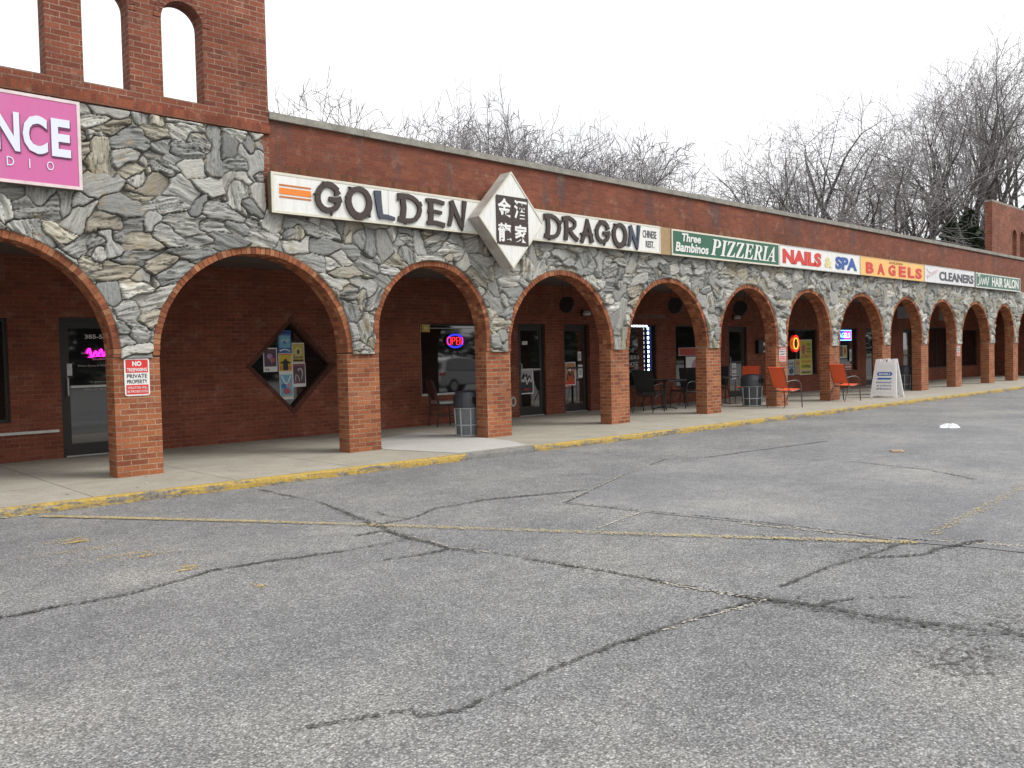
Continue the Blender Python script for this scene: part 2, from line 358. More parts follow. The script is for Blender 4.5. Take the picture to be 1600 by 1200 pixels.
# ------------------------------------------------------------------ setting
def kerb_y(x):
    return -1.42-.026*(x-2.3) if x < 12 else (-1.672-.006*(x-12))
g = MB(); g.box(-400, 900, -500, 700, -3, -.14, plain('dry_ground', (.17, .15, .10), .95)); tag(g.build('ground'), kind='structure')
g = MB(); g.box(-60, 140, -60, -.9, -.135, ZA, M_ASPH); tag(g.build('parking_lot'), kind='structure')
g = MB()
xs = [-20+i*.5 for i in range(0, 180)]
for a, b in zip(xs[:-1], xs[1:]):
    g.poly([(a, kerb_y(a)+.07, 0), (b, kerb_y(b)+.07, 0), (b, YW+.2, 0), (a, YW+.2, 0)], M_PAVE)
tag(g.build('pavement'), kind='structure')
rnd = random.Random(5)
def kerb_run(xa, xb, mat, drop=0):
    k = MB(); n = max(2, int((xb-xa)/.06)); prev = None
    for i in range(n+1):
        x = xa+(xb-xa)*i/n; y = kerb_y(x)
        e = .006*math.sin(x*9.1)+rnd.uniform(-.007, .007); chip = rnd.uniform(0, .022) if rnd.random() < .16 else 0
        z = .004-drop+rnd.uniform(-.002, .002)
        sec = [(x, y+.075+e, z), (x, y+.022+chip+e, z), (x, y+.004+e, z-.02-chip), (x, y-.004+e*.5, -.05), (x, y-.008+e*.3, ZA-.03)]
        if prev:
            for j in range(4): k.poly([prev[j], prev[j+1], sec[j+1], sec[j]], mat)
        prev = sec
    return k
k1 = kerb_run(-20, 7.64, M_KERB); tag(k1.build('kerb'), kind='structure')
k2 = kerb_run(7.645, 8.945, M_KERBC, .006); tag(k2.build('kerb'), kind='structure')
k3 = kerb_run(8.95, 69, M_KERB); tag(k3.build('kerb'), kind='structure')
g = MB(); g.poly([(x, y, .005) for x, y in [(7.64, -1.40), (8.95, -1.44), (9.25, -.8), (9.37, -.06), (9.37, .5), (9.42, 2.0), (8.1, 1.5), (7.27, -.02)]], M_NEWC)
tag(g.build('pavement_patch'), kind='structure')
# asphalt patch sheet
g = MB(); pp = [(5.98, -5.08), (7.83, -4.28), (9.59, -4.05), (12.29, -4.14), (15.89, -4.69), (19.07, -5.32), (24, -9), (16, -14), (6.9, -11.0), (6.53, -8.61), (6.39, -8.2), (6.32, -7.08), (6.16, -6.28)]
g.poly([(x, y, ZA+.004) for x, y in reversed(pp)], M_PATCH); tag(g.build('asphalt_patch'), kind='structure')

def crack(mb, pts, w, seed, mat, z, jag=.03, step=.035, gaps=0.0):
    rr = random.Random(seed); P = []
    for (ax, ay), (bx, by) in zip(pts[:-1], pts[1:]):
        L = math.hypot(bx-ax, by-ay); n = max(1, int(L/step))
        for i in range(n): t = i/n; P.append((ax+(bx-ax)*t, ay+(by-ay)*t))
    P.append(pts[-1]); off = 0; last = None; N = len(P); slow = 0
    for i, (x, y) in enumerate(P):
        j = min(i+1, N-1); h = max(i-1, 0); dx = P[j][0]-P[h][0]; dy = P[j][1]-P[h][1]; L = math.hypot(dx, dy) or 1; nx, ny = -dy/L, dx/L
        off = off*.86+rr.uniform(-jag, jag)*.55; slow = slow*.97+rr.uniform(-.12, .12)
        ww = w*max(.12, (.7+rr.uniform(-.45, .45)+slow))*min(1, .25+4*min(i, N-1-i)/N)
        cx, cy = x+nx*off, y+ny*off; cur = ((cx+nx*ww/2, cy+ny*ww/2, z), (cx-nx*ww/2, cy-ny*ww/2, z))
        if last and rr.random() > gaps: mb.poly([last[0], last[1], cur[1], cur[0]], mat)
        last = cur
C = dict(c1=[(-1.5, -5.1), (0, -5.2), (1.1, -5.18), (1.35, -5.18), (1.8, -5.23), (2.42, -5.04), (2.84, -5.06), (3.39, -5.23), (3.99, -5.25)],
 c2=[(4.39, -1.75), (4.44, -2.9), (4.26, -3.81), (4.08, -4.53), (3.99, -5.23), (3.97, -5.75), (4.1, -6.04), (4.17, -6.58), (4.25, -6.99), (4.3, -7.54), (4.32, -7.9), (4.36, -8.18), (4.44, -8.46), (4.48, -8.81), (4.56, -9.04), (4.63, -9.26), (4.7, -9.9)],
 c3=[(3.97, -5.75), (3.71, -5.77), (3.42, -5.69)], c4=[(3.99, -5.23), (4.02, -4.81), (3.75, -4.8)], c5=[(4.08, -4.53), (4.47, -4.55), (4.97, -4.29), (5.56, -4.27), (6.59, -4.65)],
 c6=[(1.6, -7.8), (2.01, -7.96), (2.01, -8.05), (2.15, -8.12), (2.59, -8.08), (3.18, -8.07), (3.89, -8.11), (4.36, -8.18)], c7=[(4.68, -8.13), (5.36, -8.11), (5.71, -8.15), (6.32, -8.18), (6.56, -8.22)],
 c8=[(5.71, -8.15), (6.05, -8.42), (6.33, -8.45), (6.81, -8.58)], c9=[(6.01, -5.05), (7.83, -4.28), (9.37, -3.74), (9.79, -4.07), (10.91, -4.18), (12.68, -4.37)], c10=[(9.16, -1.9), (9.3, -2.88), (9.37, -3.74)],
 c11=[(6.01, -5.05), (6.09, -5.6), (6.24, -6.37), (6.36, -7.05), (6.41, -7.59), (6.48, -8.16), (6.66, -8.57)], c12=[(5.87, -4.41), (6.3, -4.55), (6.74, -4.69)], c13=[(7.37, -3.6), (7.66, -3.97), (7.83, -4.28)],
 c14=[(4.44, -8.46), (4.76, -8.57), (5.04, -8.82)], c15=[(4.48, -8.81), (4.19, -9.15), (3.91, -9.34)], c16=[(10.28, -4.76), (10.54, -5.79), (12.88, -6.28)], c17=[(10.54, -5.79), (10.33, -6.82), (9.88, -7.5)], c18=[(4.47, -4.55), (4.45, -4.19), (4.5, -4.0)])
W_ = dict(c1=.026, c2=.028, c6=.011, c7=.018, c9=.028, c11=.018, c5=.026, c3=.026, c10=.02, c8=.03, c14=.035, c15=.03)
def vn(x, y, seed=0):
    xi = np.floor(x).astype(np.int64); yi = np.floor(y).astype(np.int64); fx = x-xi; fy = y-yi; fx = fx*fx*(3-2*fx); fy = fy*fy*(3-2*fy)
    def h(a, b):
        k = (a*374761393+b*668265263+seed*974711) & 0xffffffff; k = ((k ^ (k >> 13))*1274126177) & 0xffffffff; return ((k ^ (k >> 16)) & 0xffff)/65535.
    return (h(xi, yi)*(1-fx)+h(xi+1, yi)*fx)*(1-fy)+(h(xi, yi+1)*(1-fx)+h(xi+1, yi+1)*fx)*fy
def fbm(x, y, seed=0, o=4):
    t = 0; a = .5; s = 0
    for i in range(o): t = t+a*vn(x*2**i, y*2**i, seed+i*7); s += a; a *= .5
    return t/s
def flakes(mb, pts, w, dens, seed, mat, z, smin=.004, smax=.013, wob=.02):
    rr = random.Random(seed); off = 0; slow = 0; core = None
    for (ax, ay), (bx, by) in zip(pts[:-1], pts[1:]):
        L = math.hypot(bx-ax, by-ay); n = max(1, int(L/.012)); nx, ny = -(by-ay)/L, (bx-ax)/L
        for i in range(n):
            t = i/n; off = off*.97+rr.gauss(0, wob*.16); slow = slow*.985+rr.gauss(0, .09); k = max(.25, min(2.2, 1+slow))
            cx, cy = ax+(bx-ax)*t+nx*off, ay+(by-ay)*t+ny*off
            for q in range(int(dens*k+rr.random())):
                d = rr.gauss(0, w*.42*k); s1 = rr.uniform(smin, smax); s2 = s1*rr.uniform(.5, 1.2); a = rr.uniform(0, PI); x, y = cx+nx*d+rr.uniform(-.006, .006), cy+ny*d+rr.uniform(-.006, .006)
                c1, s_ = math.cos(a), math.sin(a); zz = z+rr.random()*.0018
                mb.poly([(x+(u*c1-v*s_), y+(u*s_+v*c1), zz) for u, v in ((-s1, -s2), (s1, -s2*.6), (s1*.7, s2), (-s1*.8, s2*.7))], mat)
            if core and rr.random() > .06: mb.poly([core[0], core[1], (cx-nx*w*.10*k, cy-ny*w*.10*k, z-.0005), (cx+nx*w*.10*k, cy+ny*w*.10*k, z-.0005)], mat)
            core = ((cx+nx*w*.10*k, cy+ny*w*.10*k, z-.0005), (cx-nx*w*.10*k, cy-ny*w*.10*k, z-.0005))
C.pop('c15')
DN = dict(c1=1.7, c2=1.2, c3=1.5, c7=1.3, c9=1.1, c8=1.8, c14=2.2, c5=1.0, c4=1.5)
cm = MB()
for i, (k, p) in enumerate(C.items()): flakes(cm, p, W_.get(k, .018), DN.get(k, .7), 10+i, M_CRACK, ZA+.0085, wob=.006 if k in ('c6', 'c7', 'c9', 'c11') else .016)
for i in range(5):     # crumbled strands where the big crack splits
    flakes(cm, [(x+rnd.gauss(0, .05), y+rnd.gauss(0, .035)) for x, y in C['c2'][-6:]], .02, .22, 60+i, M_CRACK, ZA+.0085, wob=.08)
for i in range(3): flakes(cm, [(x+rnd.gauss(0, .04), y+rnd.gauss(0, .03)) for x, y in C['c2'][2:7]], .018, .3, 80+i, M_CRACK, ZA+.0085, wob=.05)
tag(cm.build('asphalt_cracks'), kind='structure')
du = MB()
for i, (p, w, d) in enumerate([([(4.28, -7.5), (4.32, -7.9), (4.37, -8.22)], .03, 2.2), ([(6.2, -6.9), (6.40, -7.7), (6.50, -8.15), (6.68, -8.6), (7.0, -9.3)], .07, 1.6), ([(4.2, -6.7), (4.31, -7.6)], .02, .8), ([(4.42, -8.2), (3.9, -8.13), (3.2, -8.08)], .016, .7), ([(4.05, -5.2), (4.0, -5.7), (4.12, -6.1)], .03, .7), ([(6.0, -5.0), (6.9, -4.66), (7.83, -4.25)], .05, .5), ([(5.3, -6.1), (6.15, -5.9)], .12, .7)]):
    flakes(du, p, w, d, 90+i, M_CRUMB, ZA+.006)
tag(du.build('crack_dust'), kind='structure')
def worn_sheet(mb, fn, bounds, step, z, mat):    # small paint flakes kept where fn says so
    x0, x1, y0, y1 = bounds; X, Y = np.meshgrid(np.arange(x0, x1, step), np.arange(y0, y1, step)); keep = fn(X, Y)
    for x, y in zip(X[keep], Y[keep]):
        j = rnd.uniform(-.3, .3)*step; k = rnd.uniform(-.3, .3)*step; e = step*.47
        mb.poly([(x-e+j, y-e, z), (x+e, y-e+k, z), (x+e+j, y+e, z), (x-e, y+e+k, z)], mat)
LP = [(1.2, .2), (1.93, -1.14), (2.23, -1.69), (3.48, -3.56), (4.3, -4.88), (5.31, -6.53), (6.38, -8.22)]
RS = np.random.RandomState(12)
def line_mask(X, Y):
    d = np.full(X.shape, 9.)
    for (ax, ay), (bx, by) in zip(LP[:-1], LP[1:]):
        dx, dy = bx-ax, by-ay; t = np.clip(((X-ax)*dx+(Y-ay)*dy)/(dx*dx+dy*dy), 0, 1); d = np.minimum(d, np.hypot(X-ax-t*dx, Y-ay-t*dy))
    den = np.interp(-Y, [1, 2.5, 3.5, 4.5, 5.5, 7.2, 8.0, 8.3], [.95, .85, .6, .42, .34, .45, .65, .7])*(.35+1.3*fbm(X*25, Y*25, 9, 3))
    return (d < .046+.008*RS.randn(*X.shape)) & (RS.rand(*X.shape) < den) & (Y < -1.62)
ym = MB(); worn_sheet(ym, line_mask, (1.9, 6.6, -8.4, -1.6), .012, ZA+.0115, M_YLINE)
def line2(X, Y):
    t = (X-6.71)/(11.5-6.71); d = np.abs(Y-(-8.22+.3*t)); return (d < .05) & (RS.rand(*X.shape) < .16) & (t > 0) & (t < 1)
worn_sheet(ym, line2, (6.7, 11.5, -8.4, -7.8), .014, ZA+.0115, M_YLINE)
tag(ym.build('yellow_parking_line'), kind='structure')
def spots(X, Y):
    k = np.zeros(X.shape)
    for cx, cy, a, b, w in [(2.06, -3.22, .08, .04, .8), (2.02, -3.1, .16, .07, .22), (2.28, -4.21, .12, .04, .3), (2.18, -4.05, .22, .06, .22), (2.31, -4.88, .07, .02, .8), (2.36, -4.8, .04, .05, .5), (2.48, -5.69, .035, .016, .9), (2.46, -5.66, .02, .05, .6), (1.95, -3.6, .3, .08, .12)]:
        k = np.maximum(k, w*np.exp(-((X-cx)/a)**2-((Y-cy)/b)**2))
    return RS.rand(*X.shape) < k*(.3+1.4*fbm(X*30, Y*30, 5))
ys = MB(); worn_sheet(ys, spots, (1.5, 2.8, -6, -2.8), .009, ZA+.0115, M_YSPOT); tag(ys.build('yellow_paint_spots'), kind='structure')
def gator(X, Y):     # fine crazing in the worn areas
    g_ = .085; d1 = np.full(X.shape, 9.); d2 = d1.copy(); ci = np.floor(X/g_); cj = np.floor(Y/g_)
    hh = lambda i, j, s_: vn(i*1.0+.0, j*1.0+.0, s_)
    for di in (-1, 0, 1):
        for dj in (-1, 0, 1):
            i, j = ci+di, cj+dj; d = np.hypot(X-(i+.1+.8*hh(i, j, 5))*g_, Y-(j+.1+.8*hh(i, j, 6))*g_); d2 = np.where(d < d1, d1, np.minimum(d2, d)); d1 = np.minimum(d1, d)
    k = np.zeros(X.shape)
    for cx, cy, a, b, w in [(4.15, -9.35, .34, .17, 1), (4.45, -8.95, .10, .22, .7), (4.85, -9.3, .3, .10, .6), (4.18, -6.75, .07, .45, .5), (4.02, -5.1, .12, .25, .6), (5.9, -8.05, .35, .10, .7), (4.42, -8.45, .05, .22, .7), (5.9, -7.6, .1, .5, .35)]: k = np.maximum(k, w*np.exp(-((X-cx)/a)**2-((Y-cy)/b)**2))
    return (RS.rand(*X.shape) < k*.75) & ((d2-d1 < .012) | (RS.rand(*X.shape) < .14*k))
dk = MB(); worn_sheet(dk, gator, (3.4, 6.8, -9.8, -4.6), .008, ZA+.0052, M_DARKW); tag(dk.build('worn_dark_patches'), kind='structure')
# grit and old leaves caught along the kerb
le = MB(); M_LEAFD = plain('dead_leaf', (.16, .10, .055), .8, scale=30, var=.5)
for i in range(900):
    x = rnd.uniform(1, 40); y = kerb_y(x)-.01-abs(rnd.gauss(0, .05)); s1 = rnd.uniform(.004, .014) if rnd.random() < .8 else rnd.uniform(.015, .03); a = rnd.uniform(0, PI); c1, s_ = math.cos(a), math.sin(a); m_ = M_LEAFD if rnd.random() < .45 else M_CRUMB
    le.poly([(x+u*c1*s1-v*s_*s1, y+u*s_*s1+v*c1*s1, ZA+.009+rnd.random()*.006) for u, v in ((-1, -.2), (0, -.6), (1, 0), (0, .6))], m_)
for i in range(60):
    x = rnd.uniform(2, 24); y = rnd.uniform(-1.2, -.1); s1 = rnd.uniform(.008, .022); m_ = M_PAPER if rnd.random() < .5 else M_DARKW
    le.poly([(x+s1*math.cos(k), y+s1*.8*math.sin(k), .009) for k in (0, 1.1, 2.2, 3.3, 4.4, 5.4)], m_)
tag(le.build('grit_and_leaves'), kind='stuff')

# ------------------------------------------------------------------ the building
mall = empty('strip_mall', (0, 0, 0), label='long one storey brick and stone shopping arcade with a row of arches', cat='building')
for s in S:
    p = MB(); p.box(s, s+WP, 0, DEP, -.05, ZS, M_PIL); p.build('pillar', mall, uv=True)
# arch rings of single bricks with jambs where the arch springs above the stone
rr = random.Random(11)
def ring_block(vs, fs, cs, c4, yf, yb, base):
    b = len(vs); vs += [(x, yf, z) for x, z in c4]+[(x, yb, z) for x, z in c4]
    fs += [(b, b+1, b+2, b+3), (b+7, b+6, b+5, b+4), (b, b+4, b+5, b+1), (b+1, b+5, b+6, b+2), (b+2, b+6, b+7, b+3), (b+3, b+7, b+4, b)]
    cs += [base]*8
for cx, r, zs in ARCH:
    vs, fs, cs = [], [], []
    n = int(PI*(r+RT/2)/.0695); rows = [(-.022, .088), (.094, .186), (.192, DEP+.002)]
    def colr():
        k = rr.random(); c = (.29, .105, .05) if k < .6 else ((.21, .068, .036) if k < .85 else (.36, .165, .085)); q = rr.uniform(.8, 1.2); return (c[0]*q, c[1]*q, c[2]*q, 1)
    for ri, (y0, y1) in enumerate(rows):
        for i in range(n):
            a0 = PI*(i+.06)/n; a1 = PI*(i+.94)/n; j = rr.uniform(-.004, .004); jr = rr.uniform(-.003, .004)
            ri_, ro = r+jr, r+RT+jr
            ring_block(vs, fs, cs, [(cx+ri_*math.cos(a0), zs+ri_*math.sin(a0)), (cx+ro*math.cos(a0), zs+ro*math.sin(a0)), (cx+ro*math.cos(a1), zs+ro*math.sin(a1)), (cx+ri_*math.cos(a1), zs+ri_*math.sin(a1))], y0+j, y1, colr())
        h = zs-ZS; m = max(0, round(h/.0695))
        for i in range(m):
            z0 = ZS+h*(i+.06)/m; z1 = ZS+h*(i+.94)/m
            for sg in (-1, 1):
                j = rr.uniform(-.004, .004); xa, xb = cx+sg*(r+rr.uniform(-.003, .003)), cx+sg*(r+RT); xa, xb = min(xa, xb), max(xa, xb)
                ring_block(vs, fs, cs, [(xa, z0), (xb, z0), (xb, z1), (xa, z1)], y0+j, y1, colr())
    me = bpy.data.meshes.new('arch_ring'); me.from_pydata(vs, [], fs); ca = me.color_attributes.new('bc', 'FLOAT_COLOR', 'POINT')
    ca.data.foreach_set('color', [x for c in cs for x in c]); me.materials.append(M_VOUS)
    o = bpy.data.objects.new('arch_ring', me); col.objects.link(o); o.parent = mall
    b = MB(); N = 48
    for i in range(N):      # mortar bed behind the bricks
        a0 = PI*i/N; a1 = PI*(i+1)/N; q = lambda rad, a: (cx+rad*math.cos(a), zs+rad*math.sin(a))
        b.prism([q(r+.006, a0), q(r+RT+.004, a0), q(r+RT+.004, a1), q(r+.006, a1)], -.013, DEP-.004, M_MORT)
    for sg in (-1, 1):
        xa, xb = sorted((cx+sg*(r+.006), cx+sg*(r+RT+.004)))
        if zs-ZS > .02: b.box(xa, xb, -.013, DEP-.004, ZS, zs, M_MORT)
    b.build('mortar_bed', o)
# wall above the arches (brick core behind the stone)
def arch_wall(mb, x0, x1, z0, z1, ops, y0, y1, mat, N=20):      # ops: (cx, r, zspring, zbottom)
    x = x0
    def rect(a, b, c, d):
        if b-a > 1e-4 and d-c > 1e-4:
            mb.poly([(a, y0, c), (b, y0, c), (b, y0, d), (a, y0, d)], mat); mb.poly([(b, y1, c), (a, y1, c), (a, y1, d), (b, y1, d)], mat)
    for cx, r, zs, zb in ops:
        rect(x, cx-r, z0, z1); rect(cx-r, cx+r, z0, zb)
        for i in range(N):
            a0 = PI-PI*i/N; a1 = PI-PI*(i+1)/N; xa, za = cx+r*math.cos(a0), zs+r*math.sin(a0); xb, zb2 = cx+r*math.cos(a1), zs+r*math.sin(a1)
            mb.poly([(xa, y0, za), (xb, y0, zb2), (xb, y0, z1), (xa, y0, z1)], mat); mb.poly([(xb, y1, zb2), (xa, y1, za), (xa, y1, z1), (xb, y1, z1)], mat)
            mb.poly([(xa, y0, za), (xa, y1, za), (xb, y1, zb2), (xb, y0, zb2)], mat)
        for X, sgn in ((cx-r, 1), (cx+r, -1)):
            q = [(X, y0, zb), (X, y1, zb), (X, y1, zs), (X, y0, zs)]; mb.poly(q if sgn > 0 else q[::-1], mat)
        if zb-z0 > .01: mb.poly([(cx-r, y0, zb), (cx+r, y0, zb), (cx+r, y1, zb), (cx-r, y1, zb)], mat)
        x = cx+r
    rect(x, x1, z0, z1)
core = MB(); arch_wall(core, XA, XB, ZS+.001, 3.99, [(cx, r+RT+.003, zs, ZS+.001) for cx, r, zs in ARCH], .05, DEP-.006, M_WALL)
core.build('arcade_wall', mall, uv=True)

# stone cladding: one relief of fitted stones
TW1 = 5.45; TW2 = 34.35
def stones():
    rs = np.random.RandomState(4); SX, SZ = .33, .225
    ox, oz = -7.0, .8; nx, nz = int(51/SX)+8, int(4.6/SZ)+4
    GX, GZ = np.meshgrid(np.arange(nx), np.arange(nz), indexing='ij')
    px = ox+(GX+.5+(GZ % 2)*.5+rs.uniform(-.46, .46, GX.shape))*SX; pz = oz+(GZ+.5+rs.uniform(-.44, .44, GX.shape))*SZ
    st = rs.uniform(1.1, 3.4, GX.shape); k = rs.rand(*GX.shape)
    an = np.where(k < .62, rs.normal(0, .22, GX.shape), np.where(k < .86, PI/2+rs.normal(0, .18, GX.shape), rs.uniform(0, PI, GX.shape)))
    ca, sa = np.cos(an), np.sin(an); wt = rs.uniform(-.055, .05, GX.shape)
    H = rs.uniform(0, .045, GX.shape); tx = rs.normal(0, .10, GX.shape); tz = rs.normal(0, .12, GX.shape); idn = rs.rand(*GX.shape); sm = np.clip(rs.uniform(-.1, 1.5, GX.shape), .12, 1)
    # stone colours: greys, some ochre and dark ones
    base = np.zeros(GX.shape+(3,)); kk = rs.rand(*GX.shape); v = rs.uniform(.78, 1.22, GX.shape)
    base_k = np.array((1.30, 1.30, 1.26))
    pal = [((.25, .25, .238), .0), ((.32, .317, .295), .32), ((.185, .187, .184), .58), ((.28, .262, .215), .76), ((.24, .217, .178), .90), ((.35, .343, .315), .95)]
    for c, t in pal: base[kk >= t] = c
    base *= v[..., None]*base_k
    V, F, Ccol, U = [], [], [], []; off = 0
    for bx0, bx1, z1, step in [(XA, .5, 4.485, .05), (.5, TW1, 4.485, .0115), (TW1, 9.5, 3.45, .0115), (9.5, 17, 3.45, .017), (17, XB, 3.45, .026)]:
        n1 = int(round((bx1-bx0)/step)); xs = np.linspace(bx0, bx1, n1+1); n2 = int(round((z1-1.462)/step)); zz = np.linspace(1.462, z1, n2+1)
        X, Z = np.meshgrid(xs, zz, indexing='ij')
        ins = np.zeros(X.shape, bool); PX, PZ = X.copy(), Z.copy()
        for cx, r, zs in ARCH:
            ro = r+RT+.002
            if cx+ro < bx0 or cx-ro > bx1: continue
            d = np.hypot(X-cx, Z-zs); a = (Z >= zs) & (d < ro); lo = (Z < zs) & (np.abs(X-cx) < ro)
            s_ = np.where(a, ro/np.maximum(d, 1e-6), 1); PX = np.where(a, cx+(X-cx)*s_, PX); PZ = np.where(a, zs+(Z-zs)*s_, PZ)
            PX = np.where(lo, cx+np.sign(X-cx+1e-9)*ro, PX); ins |= a | lo
        XX = PX+.045*(fbm(PX*4, PZ*4, 21, 3)-.5); ZZ = PZ+.045*(fbm(PX*4+50, PZ*4, 22, 3)-.5)
        ci = np.floor((XX-ox)/SX).astype(int); cj = np.floor((ZZ-oz)/SZ).astype(int)
        d1 = np.full(X.shape, 9.); d2 = d1.copy(); bi = np.zeros(X.shape, int); bj = bi.copy(); bu = np.zeros(X.shape); bv = bu.copy()
        for di in range(-3, 3):
            for dj in range(-3, 4):
                i = np.clip(ci+di, 0, nx-1); j = np.clip(cj+dj, 0, nz-1); ex = XX-px[i, j]; ez = ZZ-pz[i, j]
                u = ex*ca[i, j]+ez*sa[i, j]; v_ = -ex*sa[i, j]+ez*ca[i, j]; q = np.sqrt(st[i, j]); uu = np.abs(u/q); vv = np.abs(v_*q)
                d = .25*np.hypot(uu, vv)+.75*np.maximum(uu, vv)*1.08+wt[i, j]; m = d < d1
                d2 = np.where(m, d1, np.minimum(d2, d)); bi = np.where(m, i, bi); bj = np.where(m, j, bj); bu = np.where(m, u, bu); bv = np.where(m, v_, bv); d1 = np.where(m, d, d1)
        e = d2-d1; ss = lambda a, b, t: (lambda w: w*w*(3-2*w))(np.clip((t-a)/(b-a), 0, 1)); ID = idn[bi, bj]
        gr = ss(.002, .017, e); 
        lay = fbm(bu*5+ID*91, bv*38+ID*57, 33, 3); ledge = fbm(bu*3.0+ID*31, bv*16+ID*17, 35, 2); ledge = ss(.42, .58, ledge)
        crev = fbm(bu*2.2+ID*13, bv*24+ID*77, 37, 3); crev = np.exp(-((crev-.5)/.022)**2)
        h = gr*(.016+H[bi, bj]+np.clip(bu*tx[bi, bj]+bv*tz[bi, bj], -.04, .04)+.004*ss(0, .08, e)+sm[bi, bj]*(.034*(lay-.5)+.030*(ledge-.5)-.024*crev))-.012*(1-gr)
        h = np.clip(h+.006*(fbm(PX*40, PZ*40, 3, 2)-.5), -.012, .085)
        top = ss(0, .02, z1-Z) if z1 > 4 else 1.0; h = h*np.where(ins, .25, 1)*top
        cc = base[bi, bj].copy(); f1 = fbm(bu*6+ID*11, bv*60+ID*7, 41, 3); f2 = fbm(PX*3, PZ*3, 51, 3)
        cc *= (1+sm[bi, bj]*((.45+1.1*f1)*(1-.5*crev)-1))[..., None]; rust = ss(.60, .75, f2*.6+.4*fbm(bu*9, bv*30+ID*5, 61, 2))[..., None]
        cc = cc*(1-.55*rust)+np.array((.36, .27, .15))*.55*rust
        mort = np.array((.15, .14, .12)); cc = cc*gr[..., None]+mort*(1-gr[..., None])
        flat = lambda A: A.reshape(-1)
        V.append(np.stack([flat(PX), flat(-h), flat(PZ)], 1)); Ccol.append(np.concatenate([cc.reshape(-1, 3), np.ones((X.size, 1))], 1))
        U.append(np.stack([flat(bu), flat(bv), flat(ID)], 1))
        idx = np.arange(X.size).reshape(X.shape)+off; keep = ~(ins[:-1, :-1] & ins[1:, :-1] & ins[:-1, 1:] & ins[1:, 1:])
        F.append(np.stack([idx[:-1, :-1][keep], idx[1:, :-1][keep], idx[1:, 1:][keep], idx[:-1, 1:][keep]], 1)); off += X.size
    V = np.concatenate(V); F = np.concatenate(F); Ccol = np.concatenate(Ccol); U = np.concatenate(U)
    me = bpy.data.meshes.new('stone_cladding'); me.vertices.add(len(V)); me.vertices.foreach_set('co', V.ravel().astype('f'))
    me.loops.add(F.size); me.loops.foreach_set('vertex_index', F.ravel().astype('i')); me.polygons.add(len(F))
    me.polygons.foreach_set('loop_start', np.arange(0, F.size, 4, dtype='i')); me.polygons.foreach_set('loop_total', np.full(len(F), 4, 'i'))
    me.update(calc_edges=True); me.validate()
    me.color_attributes.new('sc', 'FLOAT_COLOR', 'POINT').data.foreach_set('color', Ccol.ravel().astype('f'))
    me.attributes.new('suv', 'FLOAT_VECTOR', 'POINT').data.foreach_set('vector', U.ravel().astype('f'))
    me.polygons.foreach_set('use_smooth', [True]*len(me.polygons))
    m, nt, p = nmat('fitted_stone')
    a1 = node(nt, 'ShaderNodeAttribute', attribute_name='sc'); a2 = node(nt, 'ShaderNodeAttribute', attribute_name='suv')
    mp = node(nt, 'ShaderNodeMapping'); mp.inputs['Scale'].default_value = (9, 85, 40); lk(nt, a2.outputs['Vector'], mp.inputs[0])
    n1 = node(nt, 'ShaderNodeTexNoise'); n1.inputs['Scale'].default_value = 1; n1.inputs['Detail'].default_value = 6; n1.inputs['Roughness'].default_value = .6; lk(nt, mp.outputs[0], n1.inputs['Vector'])
    r1 = ramp(nt, n1.outputs[0], [(.3, g3(.68)), (.5, g3(1)), (.72, g3(1.25))])
    c = mix(nt, 1.0, a1.outputs['Color'], r1.outputs[0], 'MULTIPLY'); lk(nt, c, p.inputs['Base Color'])
    p.inputs['Roughness'].default_value = .7; p.inputs['Specular IOR Level'].default_value = .35
    bump(nt, p, n1.outputs[0], .9, .012); me.materials.append(m)
    o = bpy.data.objects.new('stone_cladding', me); col.objects.link(o); o.parent = mall
stones()

# soldier course, parapet, coping, towers, roof
b = MB(); b.box(TW1+.02, XB, .012, .2, 3.40, 4.095, M_SOLD); b.build('soldier_course', mall, uv=True)
b = MB(); b.box(TW1+.1, XB-.01, .02, .28, 4.096, 4.70, M_PARA); b.build('parapet', mall, uv=True)
b = MB(); xx = TW1+.11
while xx < XB-.02:
    L = min(1.52, XB-.01-xx); dz = rr.uniform(-.003, .003); b.box(xx, xx+L-.006, -.035+dz, .34, 4.701, 4.80+dz, M_COPE); xx += L
b.build('coping', mall)
def tower(x0, x1, centres, dy=0, ledge=True):
    b = MB(); arch_wall(b, x0, x1, 4.60, 6.85, [(c, .265, 5.715, 4.735) for c in centres], -.012+dy, .245+dy, M_TOW)
    b.box(x0, x1, -.012+dy, .245+dy, 6.85, 6.92, M_COPE)
    for X, f in ((x0, 1), (x1, -1)):
        q = [(X, -.012+dy, 4.60), (X, .245+dy, 4.60), (X, .245+dy, 6.85), (X, -.012+dy, 6.85)]; b.poly(q[::-1] if f > 0 else q, M_TOW)
    t = b.build('arched_tower', mall, uv=True)
    if ledge:
        e = MB(); e.box(x0-.01, x1+.01, -.05, .25, 4.486, 4.598, brick_mat('brick_rowlock_%d' % int(x0+99), (.28, .08, .04), (.18, .05, .03), (.2, .12, .08), w=.0695, h=.5, offset=0)); e.build('brick_ledge', t, uv=True)
    for c in centres:
        g2 = MB()
        for i in range(16):
            a0 = PI*(i+.06)/16; a1 = PI*(i+.94)/16; q = lambda rad, a: (c+rad*math.cos(a), 5.715+rad*math.sin(a))
            g2.prism([q(.266, a0), q(.36, a0), q(.36, a1), q(.266, a1)], -.022+dy, .02+dy, M_TOW)
        g2.build('opening_arch', t, uv=True)
tower(XA, 5.555, [c for c in [4.405-.93*i for i in range(10)]][::-1])
tower(35.4, 46.5, [37.95+.93*i for i in range(8)], dy=.42, ledge=False)
b = MB(); b.box(35.4, 46.5, .41, .66, 4.3, 4.60, M_TOW); b.build('tower_base', mall, uv=True)
